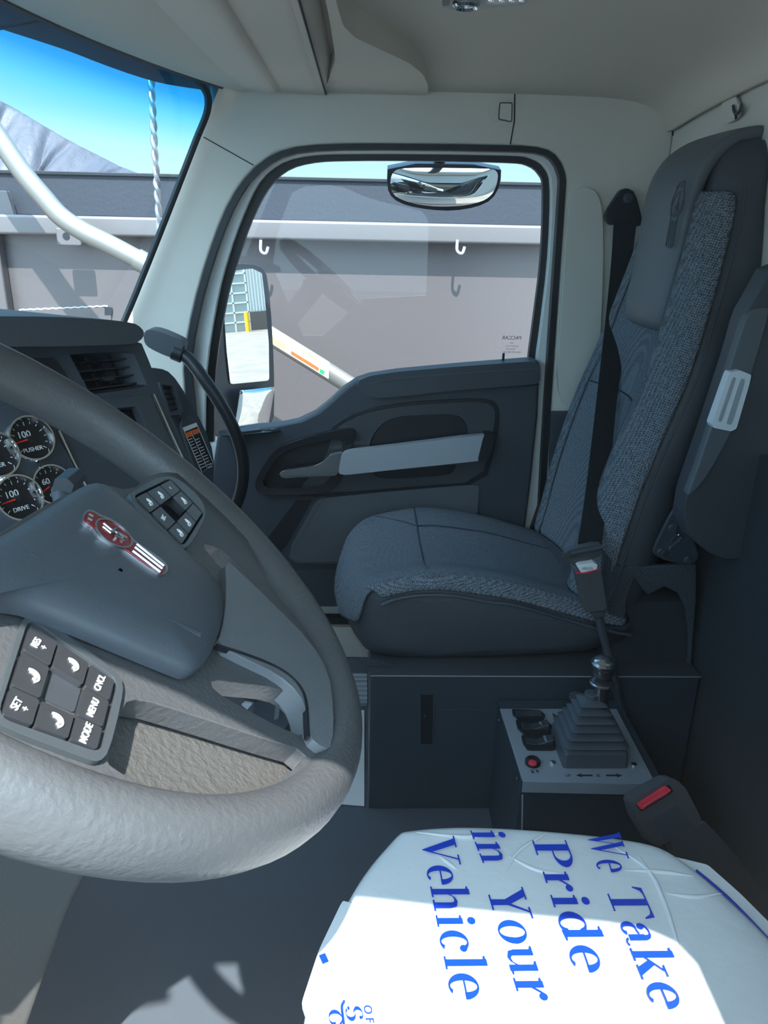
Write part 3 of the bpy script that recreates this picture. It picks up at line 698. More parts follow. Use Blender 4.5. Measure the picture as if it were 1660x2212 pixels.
# backrest: rows over height, each a ring in plan
def crestx(z): return interp([(.40, .43), (.59, .465), (.72, .485), (.80, .515), (.94, .553), (1.07, .586), (1.20, .606), (1.34, .63)], z)
def bw(z): return interp([(.40, .235), (.60, .25), (.84, .25), (1.0, .225), (1.15, .19), (1.26, .165), (1.33, .12)], z)
def ring(z, grow=0, dx=0, front_only=False, u0=-1, u1=1, n=14):
    w = bw(z)+grow; q = []
    rec = interp([(.4, .03), (.6, .045), (.9, .04), (1.1, .03), (1.33, .01)], z)
    for k in range(n+1):
        u = u0+(u1-u0)*k/n; a = abs(u)
        f = rec*(1-min(1, (a/.62))**2) if a < .62 else 0
        s = interp([(0, 0), (.72, 0), (.9, .018), (1, .055)], a)
        q.append(Vector((crestx(z)+f+s+dx, CY+u*w, z)))
    if not front_only:
        t = .15 if z < 1.2 else .11
        q += [Vector((crestx(z)+t, CY+w*.95, z)), Vector((crestx(z)+t+.02, CY, z)), Vector((crestx(z)+t, CY-w*.95, z))]
    return q
zs = [.42, .44, .50, .58, .66, .74, .82, .90, .98, 1.06, 1.14, 1.20, 1.26, 1.30, 1.325]
loft('backrest', [ring(z) for z in zs], DARK2, ps, subsurf=1)
zf = [.46, .52, .60, .68, .76, .84, .92, 1.0, 1.08, 1.14, 1.19, 1.23]
loft('backrest_cloth', [ring(z, -.004, -.006, True, -.62, .62) for z in zf], FAB, ps, closed=False, solid=.008, subsurf=1)
loft('back_bolster', [ring(z, .002, -.009, True, -.97, -.58, 6) for z in zf], BOL, ps, closed=False, solid=.010, subsurf=1)
loft('back_bolster', [ring(z, .002, -.009, True, .58, .97, 6) for z in zf], BOL, ps, closed=False, solid=.010, subsurf=1)
for u in (-.985, .985):
    tube('stitch_line', spl([ring(z, .002, -.006, True, u, u, 1)[0] for z in zf], 4), .0022, DARK, ps, n=6)
for u in (-.58, .58):
    tube('seam', spl([ring(z, 0, -.013, True, u, u, 1)[0] for z in zf], 4), .0016, DARK, ps, n=6)
tube('seam', ring(.84, 0, -.0125, True, -.56, .56, 12), .0016, BLACK, ps, n=6)
# head pad draped over the top
def hx(z): return crestx(z)+interp([(.9, .03), (1.1, .012), (1.33, -.01)], z)-.022
hrows = []
for z, w, fx in ((.985, .088, .018), (.99, .102, .004), (1.01, .108, -.004), (1.06, .110, -.006), (1.14, .113, -.006), (1.22, .118, -.004), (1.27, .120, .004), (1.305, .118, .028), (1.325, .112, .07), (1.328, .105, .12)):
    r = [Vector((hx(min(z, 1.3))+fx+.012*abs(k/8)**3*1.0, CY+w*k/8, z)) for k in range(-8, 9)]
    hrows.append(r)
hd = loft('head_pad', hrows, PADV, ps, closed=False, solid=.026, subsurf=2)
# embossed badge on the head pad
def B(pts): return [PX(a, b, 1) for a, b in pts]
hb = []
def hp_pt(a, b):
    P = PY(1400+a/11.643, 370+b/11.643, 1.6)
    for _ in range(6):
        x = hx(P.z)-.020; P = PX(1400+a/11.643, 370+b/11.643, x)
    return P
bo_ = [(900, 232), (940, 262), (915, 400), (930, 540), (905, 780), (850, 980), (760, 1120), (720, 1300), (650, 1840), (560, 1930), (470, 1890), (455, 1850), (540, 1400), (580, 1180), (575, 1050), (600, 800), (660, 620), (730, 470), (745, 380), (820, 280)]
tube('badge_outline', [hp_pt(*p) for p in bo_]+[hp_pt(*bo_[0])], .0013, DARK2, hd, n=6)
tube('badge_oval', [hp_pt(750+115*cos(t)+.35*(-(330*sin(t))), 800-330*sin(t)*-1) for t in [2*pi*k/24 for k in range(25)]], .0012, DARK2, hd, n=6)
for l in ([(610, 1230), (500, 1860)], [(655, 1240), (550, 1890)], [(705, 1220), (600, 1870)], [(820, 540), (770, 760), (720, 900)], [(700, 850), (680, 1000), (670, 1100)], [(790, 800), (740, 1000)], [(750, 820), (720, 960)], [(810, 300), (770, 420)], [(870, 290), (850, 410)]):
    tube('badge_line', [hp_pt(*p) for p in l], .0011, DARK2, hd, n=6)
# upper shoulder wing (black vinyl beside the head pad)
# folded-up armrest on the near side
ar = empty('armrest', PY(1560, 900, 1.28)); ar.parent = ps; ar.location = PY(1560, 900, 1.28)-wloc(ps)
ao = [(1630, 650), (1612, 680), (1590, 760), (1560, 850), (1530, 940), (1505, 1010), (1484, 1070), (1478, 1110), (1490, 1150), (1520, 1188), (1560, 1206), (1592, 1208), (1616, 1196), (1650, 1110), (1700, 960), (1760, 780), (1760, 600), (1680, 560)]
slab('arm_core', rnd(LY(ao, 1.245), 1), (0, .05, 0), DARK2, ar, bevel=.014, seg=4)
af = [(1650, 640), (1632, 700), (1600, 800), (1560, 900), (1520, 1010), (1496, 1080), (1488, 1112), (1496, 1132), (1520, 1110), (1545, 1040), (1590, 930), (1620, 840), (1640, 760), (1668, 680)]
slab('arm_front_face', rnd(LY([(1618, 672), (1600, 720), (1574, 802), (1536, 924), (1500, 1030), (1482, 1074), (1500, 1066), (1530, 1030), (1586, 930), (1626, 806), (1646, 740), (1660, 690), (1665, 660)], 1.236), 1), (0, .02, 0), PADV, ar, bevel=.008)
cp = [(1578, 804), (1600, 800), (1624, 810), (1620, 830), (1592, 926), (1580, 932), (1542, 924), (1538, 916)]
rc = slab('release_clip', fil(LY(cp, 1.222), .12), (0, .02, 0), CLIPW, ar, bevel=.003)
slab('clip_rib', fil(LY([(1584, 816), (1592, 816), (1560, 912), (1552, 910)], 1.2205), .2), (0, .004, 0), M('clip_groove', rgb(150, 160, 168), .5), rc, bevel=.001)
slab('clip_rib', fil(LY([(1602, 818), (1612, 820), (1582, 918), (1570, 916)], 1.2205), .2), (0, .004, 0), MATS['clip_groove'], rc, bevel=.001)
slab('hinge_boss', rnd(LY([(1478, 1096), (1504, 1090), (1520, 1130), (1516, 1180), (1490, 1162), (1476, 1130)], 1.25), 2), (0, .05, 0), DARK, ar, bevel=.006)
# reclining hinge plate with screws
hg = slab('hinge_plate', rnd(LY([(1470, 1080), (1480, 1075), (1476, 1130), (1512, 1190), (1506, 1214), (1486, 1222), (1440, 1212), (1414, 1200), (1412, 1186), (1444, 1120)], 1.30), 1), (0, .008, 0), MATTE, ps, bevel=.002)
tube('hinge_rod', spl(LY([(1472, 1078), (1466, 1100), (1470, 1124), (1462, 1150), (1474, 1160), (1458, 1176), (1448, 1186), (1440, 1206)], 1.296), 5), .0012, CHROME, hg, n=6)
tube('hinge_rod', spl(LY([(1478, 1092), (1472, 1130), (1476, 1152), (1456, 1162), (1444, 1186), (1436, 1202)], 1.294), 5), .001, CHROME, hg, n=6)
for a, b in ((1452, 1139), (1428, 1191), (1486, 1208)):
    lathe('screw', PY(a, b, 1.299), (0, -1, 0), [(0, 0), (.0075, 0), (.0075, .003), (.005, .005), (0, .0045)], MATTE, hg, n=16)
# torn looking felt skirt under the hinge
sk = [(1305, 1190), (1330, 1222), (1372, 1226), (1440, 1222), (1505, 1218), (1506, 1290), (1496, 1420), (1490, 1500), (1484, 1496), (1490, 1380), (1482, 1316), (1466, 1282), (1436, 1268), (1400, 1286), (1372, 1250), (1356, 1290), (1350, 1350), (1318, 1340), (1300, 1260)]
slab('felt_skirt', LY(sk, 1.335), (0, .012, 0), FELT, ps, bevel=.003)
slab('seat_side_frame', LY([(1300, 1330), (1350, 1300), (1500, 1300), (1500, 1460), (1300, 1450)], 1.36), (0, .35, 0), CARPET, ps)
# ================================================================== SEAT BOX / CONSOLE
sb = empty('seat_box', (.35, 1.58, 0), 'black steel box pedestal that carries the passenger seat', 'seat base')
X0, YN = .021, 1.292
box('box_shell', (X0, YN, 0), (.68, 1.84, .326), MATTE, sb, bevel=.003)
box('box_lid', (X0-.001, YN-.004, .3265), (.68, 1.84, .331), M('steel_edge', (.05, .058, .068, 1), .3), sb, bevel=.001)
box('lid_edge', (X0, YN-.0045, .329), (.68, YN-.0035, .3305), SILVER, sb)
for a, b, c, d in ((908, 1500, 938, 1608),):
    q = LY([(a, b), (c, b), (c-2, d), (a, d)], YN-.002); slab('access_slot', q, (0, .002, 0), BLACK, sb); ribbon('slot_edge', q, (0, 1, 0), .0016, -.001, M('edge_grey', (.06, .07, .085, 1), .35), sb, closed=True)
ribbon('panel_edge', LY([(940, 1503), (940, 1533), (1080, 1535)], YN-.001), (0, 1, 0), .0012, -.001, MATS['edge_grey'], sb)
for a, b in ((918, 1546), (917, 1694)):
    lathe('rivet', PY(a, b, YN-.002), (0, -1, 0), [(0, 0), (.003, 0), (.002, .001), (0, .0012)], MATTE, sb, n=10)
cs = empty('control_console', (.39, 1.15, 0), 'black console box topped by a brushed steel switch plate', 'console')
ZP = .281
box('console_box', (.277, 1.057, 0), (.52, YN-.006, ZP-.004), MATTE, cs, bevel=.002)
plt = [(1080, 1533), (1345, 1548), (1418, 1697), (1130, 1691)]
pw4 = LZ(plt, ZP); pw4[1] = Vector((.502, pw4[0].y, ZP))
slab('switch_plate', pw4, (0, 0, .0025), STEEL, cs, bevel=.0006)
slab('plate_lip', [pw4[3]+Vector((0, 0, 0)), pw4[2], pw4[2]-Vector((0, 0, .020)), pw4[3]-Vector((0, 0, .020))], (0, .002, 0), STEEL, cs)
slab('corner_angle', LY([(1128, 1718), (1131, 1718), (1130, 1800), (1127, 1800)], 1.055), (0, .002, 0), SILVER, cs)
for a, b in ((1195, 1649), (1370, 1653)):
    lathe('plate_screw', PZ(a, b, ZP+.0025), (0, 0, 1), [(0, 0), (.0055, 0), (.005, .003), (.003, .0035), (0, .003)], CHROME, cs, n=16)
for a, b in ((1079, 1556), (1118, 1682)):
    lathe('side_screw', PX(a, b, .275), (-1, 0, 0), [(0, 0), (.004, 0), (.003, .003), (0, .003)], MATTE, cs, n=12)
ZT = ZP+.0025
for i, (o_, hgt) in enumerate((([(1106, 1536), (1166, 1538), (1178, 1548), (1176, 1556), (1118, 1554), (1108, 1546)], .004), ([(1114, 1558), (1182, 1561), (1196, 1575), (1190, 1588), (1134, 1590), (1118, 1575)], .012), ([(1126, 1592), (1190, 1594), (1204, 1606), (1200, 1622), (1140, 1622), (1130, 1608)], .012))):
    q = LZ(o_, ZT); r_ = slab('rocker_switch', fil(q, .15), (0, 0, .005), BLACK, cs, bevel=.0012)
    c = sum(q, Vector())/len(q); w = .024; d = .0085
    pr = [Vector((c.x-w+2*w*k/8, 0, ZT+.005+(hgt*abs((k/8)-.35)**1.3*1.6))) for k in range(9)]
    rows = [[Vector((p.x, c.y+s*d, p.z)) for p in pr]+[Vector((c.x+w, c.y+s*d, ZT+.002)), Vector((c.x-w, c.y+s*d, ZT+.002))] for s in (-1, 1)]
    loft('rocker_paddle', rows, M('rocker_plastic', (.035, .042, .052, 1), .3), r_, bevel=.0012)
    if i: 
        text('switch_print', ('', 'ALT', 'DUMP')[i], Vector((c.x+.010, c.y, ZT+.0118)), (0, -1, .0), (1, 0, 0), .006, M('grey_print', (.35, .4, .45, 1), .6), r_)
text('plate_print', 'HIGH/LIFT', PZ(1201, 1552, ZT+.0004), (0, 1, 0), (-1, 0, 0), .0075, BLACK, cs)
text('plate_print', 'PULL TO RAISE', PZ(1214, 1554, ZT+.0004), (0, 1, 0), (-1, 0, 0), .0045, BLACK, cs)
text('plate_print', 'SEC', PZ(1151, 1666, ZT+.0004), (0, 1, 0), (-1, 0, 0), .0065, BLACK, cs)
text('plate_print', 'UP', PZ(1162, 1666, ZT+.0004), (0, 1, 0), (-1, 0, 0), .0065, BLACK, cs)
text('plate_print', 'N', PZ(1293, 1675, ZT+.0004), (0, 1, 0), (-1, 0, 0), .008, BLACK, cs)
text('plate_print', 'LO', PZ(1228, 1675, ZT+.0004), (1, 0, 0), (0, 1, 0), .007, BLACK, cs)
for s in ((1245, 1281), (1345, 1310)):
    a = PZ(s[0], 1675, ZT+.0003); b = PZ(s[1], 1675, ZT+.0003); d = (b-a); n_ = Vector((0, 1, 0))
    mk('arrow_print', [a, a+d*.35+n_*.005, a+d*.35+n_*.002, b+n_*.002, b-n_*.002, a+d*.35-n_*.002, a+d*.35-n_*.005], [(0, 1, 2, 3, 4, 5, 6)], BLACK, cs, solid=.0002, smooth=False)
rb = lathe('push_button', PZ(1151, 1649, ZT), (0, 0, 1), [(0, 0), (.0135, 0), (.0135, .006), (.0115, .0085), (.008, .0085), (.0078, .007)], BLACK, cs, n=28)
lathe('button_cap', PZ(1151, 1649, ZT+.006), (0, 0, 1), [(0, 0), (.0075, 0), (.0075, .002), (.006, .003), (0, .003)], BUCKRED, rb, n=24)
# push-pull knob behind the boot
pk = empty('pull_knob', PZ(1243, 1546, ZT), 'small black mushroom pull knob rising behind the shifter boot', 'knob')
c = PZ(1243, 1546, ZT)
lathe('stem', c, (0, 0, 1), [(0, 0), (.010, 0), (.010, .004), (.006, .005), (.006, .012), (.0035, .013), (.0035, .030), (.008, .034), (.008, .036), (0, .036)], SILVER, pk, n=20)
lathe('knob_cap', c+Vector((0, 0, .032)), (0, 0, 1), [(0, 0), (.006, 0), (.014, .005), (.0165, .009), (.016, .012), (.010, .0125), (0, .0115)], M('knob_black', (.07, .085, .10, 1), .25), pk, n=28)
# gear lever: bellows boot, tube, collar, knob
gl = empty('gear_lever', PZ(1290, 1640, ZT), 'gear lever with black pleated rubber boot and chrome capped round knob', 'gear lever')
bc = Vector((.410, 1.120, ZT)); BOOT = M('boot_rubber', (.06, .072, .088, 1), .42)
def sqr(cx, cy, z, hx_, hy, rr=.2):
    q = []
    for sx_, sy in ((1, 1), (-1, 1), (-1, -1), (1, -1)):
        for k in range(4):
            a = {(1, 1): 0, (-1, 1): 90, (-1, -1): 180, (1, -1): 270}[(sx_, sy)]+30*k; a = radians(a)
            r = rr*min(hx_, hy); q.append(Vector((cx+sx_*(hx_-r)+r*cos(a), cy+sy*(hy-r)+r*sin(a), z)))
    return q
top_ = Vector((.404, 1.115, ZT+.118)); rows = [sqr(bc.x, bc.y, ZT, .057, .050, .12), sqr(bc.x, bc.y, ZT+.026, .056, .048, .12), sqr(bc.x, bc.y, ZT+.030, .053, .045, .14)]
N_ = 6
for k in range(N_):
    t = k/N_; t2 = (k+1)/N_; z = ZT+.032+.078*t; hs_ = .054-.040*t; hn = .054-.040*t2
    cx = bc.x+(top_.x-bc.x)*t
    rows += [sqr(cx, bc.y, z+.002, hs_-.012, hs_*.86-.012, .2), sqr(cx, bc.y, z+.003, hs_-.010, hs_*.86-.010, .2), sqr(cx, bc.y, z+.006, hs_+.003, hs_*.86+.003, .2), sqr(cx, bc.y, z+.0075, hs_+.003, hs_*.86+.003, .2)]
rows += [sqr(top_.x, bc.y, ZT+.112, .012, .012, .9), sqr(top_.x, bc.y, ZT+.120, .0125, .0125, .95), sqr(top_.x, bc.y, ZT+.121, .010, .010, .95)]
loft('boot', rows, BOOT, gl, bevel=.0006, seg=1)
lp = PY(1298, 1515, 1.12); lt = PY(1305, 1440, 1.12)
axd = (lt-lp).normalized()
lathe('lever_tube', lp-axd*.01, axd, [(0, 0), (.0125, 0), (.0125, .045), (0, .045)], M('dark_chrome', (.25, .25, .27, 1), .2, .9), gl, n=28)
lathe('collar', lp+axd*.034, axd, [(0, 0), (.012, 0), (.021, .003), (.022, .006), (.020, .008), (.0185, .0075), (.0185, .009), (.0165, .0095), (.0165, .011), (.008, .013), (.0075, .020), (0, .020)], CHROME if 0 else MATS['dark_chrome'], gl, n=32)
lathe('knob', lp+axd*.052, axd, [(0, 0), (.006, 0), (.017, .003), (.0185, .006), (.0185, .016), (.021, .018), (.022, .022), (.022, .026), (.0185, .030), (0, .029)], MATS['dark_chrome'], gl, n=36)
lathe('knob_cap', lp+axd*.0815, axd, [(0, .004), (.009, .0033), (.016, .001), (.018, 0), (.0184, -.002)], CHROME, gl, n=36)
# ================================================================== BELTS
bl = empty('seat_belt', PY(1352, 440, 1.87), 'black passenger seat belt hanging from its pillar anchor across the seat back', 'seat belt')
slab('anchor_cover', rnd(LY([(1346, 408), (1358, 406), (1374, 416), (1388, 470), (1390, 482), (1380, 490), (1368, 486), (1330, 482), (1322, 488), (1310, 474), (1312, 458), (1338, 416)], 1.855), 1), (0, .022, 0), BLACK, bl, bevel=.006)
lathe('anchor_bolt', PY(1357, 428, 1.854), (0, -1, 0), [(0, 0), (.011, 0), (.011, .003), (.008, .006), (.004, .0065), (0, .006)], MATTE, bl, n=22)
def band(name, ctr, wid, th, mat, par, wdir):
    rows = []
    for c, w, d in zip(ctr, wid, wdir):
        c = Vector(c); d = Vector(d).normalized(); n = Vector((0, -1, 0))
        rows.append([c-d*w/2, c+d*w/2, c+d*w/2-n*th, c-d*w/2-n*th])
    return loft(name, rows, mat, par)
def strip(name, edges, th, mat, par):
    """edges=[(left px,left py,right px,right py,Y)]"""
    L = spl([PY(a, b, y) for a, b, c, d, y in edges], 5); R = spl([PY(c, d, y) for a, b, c, d, y in edges], 5)
    rows = [[l, r, r+Vector((0, th, 0)), l+Vector((0, th, 0))] for l, r in zip(L, R)]
    return loft(name, rows, mat, par)
strip('webbing', [(1327, 474, 1376, 480, 1.852), (1322, 560, 1367, 562, 1.83), (1308, 700, 1357, 700, 1.72), (1290, 860, 1334, 862, 1.58), (1276, 980, 1322, 984, 1.48), (1262, 1090, 1310, 1096, 1.39), (1248, 1180, 1300, 1186, 1.31)], .002, BELT, bl)
for a, b in (((1337, 480), (1336, 520)), ((1366, 482), (1364, 520))):
    pass
tg = slab('belt_tongue', rnd(LY([(1218, 1196), (1226, 1188), (1296, 1172), (1304, 1186), (1300, 1202), (1262, 1214), (1256, 1226), (1240, 1222), (1222, 1210)], 1.285), 1), (0, .014, 0), M('olive_grey_plastic', (.06, .065, .065, 1), .35), bl, bevel=.004)
tube('tongue_bar', LY([(1232, 1196), (1300, 1182)], 1.282), .006, MATTE, tg, n=12)
bk = empty('belt_buckle', PY(1270, 1270, 1.28), 'dark passenger belt buckle with white press label, standing beside the seat', 'belt buckle')
slab('buckle_shell', fil(LY([(1244, 1236), (1250, 1230), (1292, 1226), (1300, 1240), (1312, 1312), (1306, 1318), (1268, 1324), (1260, 1312)], 1.272), .15), (0, .022, 0), M('buckle_grey', (.075, .08, .085, 1), .45, bump=(500, .3, .0006)), bk, bevel=.004)
slab('press_label', LY([(1248, 1224), (1256, 1220), (1284, 1216), (1292, 1220), (1290, 1230), (1256, 1238)], 1.270), (0, .018, 0), WHITE, bk, bevel=.001)
text('press_word', 'PRESS', PY(1270, 1228, 1.2695), (1, 0, .1), (0, .3, 1), .008, M('ink_grey', (.15, .17, .2, 1), .6), bk)
ribbon('red_edge', LY([(1245, 1238), (1268, 1238), (1295, 1229)], 1.270), (0, 1, 0), .003, .006, BUCKRED, bk)
slab('buckle_neck', LY([(1276, 1326), (1310, 1320), (1306, 1332), (1284, 1336)], 1.276), (0, .014, 0), DARK, bk, bevel=.002)
tube('buckle_stalk', spl([PY(a, b, y) for a, b, y in ((1294, 1332, 1.284), (1302, 1365, 1.284), (1312, 1400, 1.285), (1330, 1480, 1.286), (1352, 1580, 1.284), (1368, 1660, 1.28))], 4), .0085, DARK2, bk, n=12, flat=1.0)
db = empty('driver_belt_buckle', PY(1420, 1720, .78), 'driver belt buckle with red release button on a thick black sleeve', 'belt buckle')
DB = Vector((0, .86, -.5))
YB = .78
slab('buckle_shell', fil(LY([(1366, 1736), (1372, 1722), (1446, 1684), (1462, 1684), (1482, 1702), (1516, 1768), (1506, 1784), (1424, 1830), (1408, 1822), (1376, 1770)], YB), .12), DB*.034, M('buckle_dark', (.06, .066, .075, 1), .5, bump=(600, .5, .001)), db, bevel=.006, seg=4)
slab('label_recess', fil(LY([(1405, 1772), (1464, 1738), (1500, 1784), (1440, 1818)], YB-.002), .06), DB*.003, DARK, db, bevel=.001)
slab('button_well', fil(LY([(1374, 1738), (1446, 1694), (1456, 1710), (1386, 1754)], YB-.0015), .12), DB*.003, BLACK, db)
slab('release_button', fil(LY([(1378, 1738), (1440, 1698), (1452, 1708), (1388, 1750)], YB-.006), .15), DB*.006, BUCKRED, db, bevel=.0018)
tube('button_groove', LY([(1392, 1742), (1440, 1713)], YB-.0055), .0022, M('red_dark', rgb(150, 25, 40), .5), db, n=8)
slab('sleeve', rnd(LY([(1428, 1828), (1516, 1774), (1530, 1778), (1600, 1856), (1700, 1980), (1780, 2080), (1690, 2120), (1560, 1960)], YB+.004), 1), DB*.028, DARK2, db, bevel=.007, seg=4)
# ================================================================== DRIVER SEAT + COVER
ds = empty('operator_seat', (.25, .43, .0), 'black driver seat mostly hidden under the plastic cover', 'seat')
box('seat_pan', (-.02, .22, .30), (.45, .62, .44), DARK2, ds, bevel=.04)
box('pedestal', (.05, .26, 0), (.42, .58, .30), CARPET, ds, bevel=.01)
# backrest edge just entering at the right
rows = []
for z, xo in ((.50, .03), (.56, .0), (.62, -.012), (.70, -.012), (.78, 0), (.86, .03), (.95, .07), (1.05, .11), (1.2, .16)):
    x = .432+xo
    rows.append([Vector((x+.06, .19, z)), Vector((x+.01, .22, z)), Vector((x+.03, .43, z)), Vector((x, .60, z)), Vector((x+.012, .655, z)), Vector((x+.07, .68, z)), Vector((x+.14, .66, z)), Vector((x+.14, .2, z))])
loft('seat_back', rows, BOL, ds, subsurf=1)
cv = empty('seat_cover', (.2, .45, .53), 'white protective plastic film over the driver seat, printed in blue', 'seat cover')
ZC = .53
cvo = [(862, 1791), (866, 1789), (876, 1787), (930, 1781), (1000, 1778), (1100, 1782), (1200, 1789), (1310, 1800), (1418, 1816), (1470, 1845), (1540, 1900), (1600, 1955), (1660, 2012)]
cvl = [(650, 2180), (690, 2060), (735, 1960), (785, 1875), (830, 1824), (852, 1800)]
oc_ = LZ(cvo, ZC) + [Vector((.43, .40, ZC)), Vector((.43, .24, ZC)), Vector((.36, .20, ZC)), Vector((.10, .20, ZC)), Vector((-.03, .24, ZC)), Vector((-.048, .34, ZC))] + LZ(cvl, ZC)
oc_ = rnd(oc_, 1); cc = Vector((.19, .44, ZC))
rows = []
for s, dz in ((.965, -.15), (.985, -.10), (1.0, -.05), (1.0, -.02), (.992, -.006), (.975, 0), (.93, .003), (.8, .005), (.6, .006), (.3, .006), (.03, .006)):
    r = []
    for i, p in enumerate(oc_):
        q = cc+(p-cc)*s; wob = .004*sin(i*2.3)+.003*sin(i*5.1+1)
        if dz < -.03: q = q+(p-cc).normalized()*wob*2
        r.append(Vector((q.x, q.y, ZC+dz)))
    rows.append(r)
film = loft('film', rows, FILM, cv, cap=True, solid=.0015, subsurf=1)
# crumpled folds along the far and rear edges
for pl in ([(900, 1798), (1000, 1808), (1080, 1800)], [(1180, 1800), (1120, 1840), (1090, 1890)], [(1330, 1830), (1400, 1880), (1440, 1960), (1470, 2060), (1500, 2160)], [(1350, 1880), (1430, 1884), (1500, 1893)], [(1440, 1930), (1500, 1938), (1560, 1930)], [(1380, 1850), (1420, 1910), (1450, 1990)], [(1100, 1850), (1160, 1880), (1230, 1890)], [(950, 1850), (990, 1880)]):
    q = spl(LZ(pl, ZC+.0058), 5); n_ = len(q)
    tube('fold', q, [.0004+.0018*sin(pi*k/(n_-1)) for k in range(n_)], FILM, cv, n=8)
# loose rear flap carrying a printed arc
fl = slab('flap', fil(LZ([(1455, 1850), (1530, 1868), (1600, 1930), (1700, 2030), (1760, 2130), (1660, 2120), (1560, 1980)], ZC-.012), .1), (0, 0, -.002), FILM, cv)
tube('printed_arc', spl(LZ([(1505, 1880), (1530, 1905), (1570, 1942), (1620, 1990), (1690, 2060)], ZC-.009), 5), [.0012+.0025*sin(pi*k/20) for k in range(21)], INK, fl, n=8)
f2 = slab('flap', fil(LZ([(652, 2176), (690, 2060), (740, 1955), (760, 1960), (700, 2110), (660, 2200)], ZC-.004), .15), (0, 0, .006), FILM, cv, bevel=.001)
ribbon('printed_arc', LZ([(696, 2062), (704, 2080)], ZC+.003), (0, 0, 1), .006, .0006, INK, f2)
# serif lettering drawn glyph by glyph: em units, baseline 0, x height .46, caps .68
def R(x0, y0, x1, y1): return [(x0, y0), (x1, y0), (x1, y1), (x0, y1)]
def arc(cx, cy, rx, ry, a0, a1, t0, t1, tm=None, n=18):
    """crescent stroke; thickness goes t0 -> tm -> t1, measured inwards along x"""
    q = []
    tm = tm if tm is not None else (t0+t1)/2
    o = []; i_ = []
    for k in range(n+1):
        s = k/n; a = radians(a0+(a1-a0)*s)
        t = t0+(tm-t0)*sin(pi*s/2*2) if s < .5 else t1+(tm-t1)*sin(pi*s)
        o.append((cx+rx*cos(a), cy+ry*sin(a))); i_.append((cx+(rx-t)*cos(a), cy+(ry-max(.022, t*.28))*sin(a)))
    return [[o[k], o[k+1], i_[k+1], i_[k]] for k in range(n)]
def dot(cx, cy, r, n=16): return [(cx+r*cos(2*pi*k/n), cy+r*sin(2*pi*k/n)) for k in range(n)]
SW, TH, XH, CH, AH = .115, .030, .46, .68, .70
def serif(x, y, w=.07): return R(x-w, y, x+SW+w, y+TH)
def flag(x, y): return [(x-.06, y-.035), (x, y-.03), (x+SW, y), (x+SW, y-.06), (x, y-.07)]
def G_o(): return .50, arc(.25, .23, .235, .24, 0, 180, TH, TH, .11)+arc(.25, .23, .235, .24, 180, 360, TH, TH, .11) if 0 else (.50, ellring(.25, .23, .235, .24, .125))[1]
def ellring(cx, cy, rx, ry, t, a0=0, a1=360, n=32):
    q = []
    f = lambda a: ((cx+rx*cos(a), cy+ry*sin(a)), (cx+(rx-t)*cos(a), cy+(ry-.028)*sin(a)))
    for k in range(n):
        a, b = f(radians(a0+(a1-a0)*k/n)), f(radians(a0+(a1-a0)*(k+1)/n)); q.append([a[0], b[0], b[1], a[1]])
    return q
def stem(x, top, flagged=True, bottom=True):
    q = [R(x, 0, x+SW, top)]
    if bottom: q.append(serif(x, 0, .055))
    if flagged: q.append([(x-.055, top-.02), (x-.055, top-.045), (x, top-.06), (x+SW, top-.06), (x+SW, top)])
    return q
def arch(x0, x1, h=XH):
    """n-style shoulder from stem x0 to stem x1"""
    q = []; n = 10; a = (x0+SW-.02, h-.11); 
    P = [(x0+SW-.01, h-.13), (x0+SW+.06, h-.045), (x1-.03, h-.012), (x1+SW*.75, h-.05), (x1+SW, h-.16)]
    I = [(x0+SW-.01, h-.17), (x0+SW+.05, h-.085), (x1-.05, h-.065), (x1-.005, h-.09), (x1, h-.16)]
    return [[P[k], P[k+1], I[k+1], I[k]] for k in range(4)]
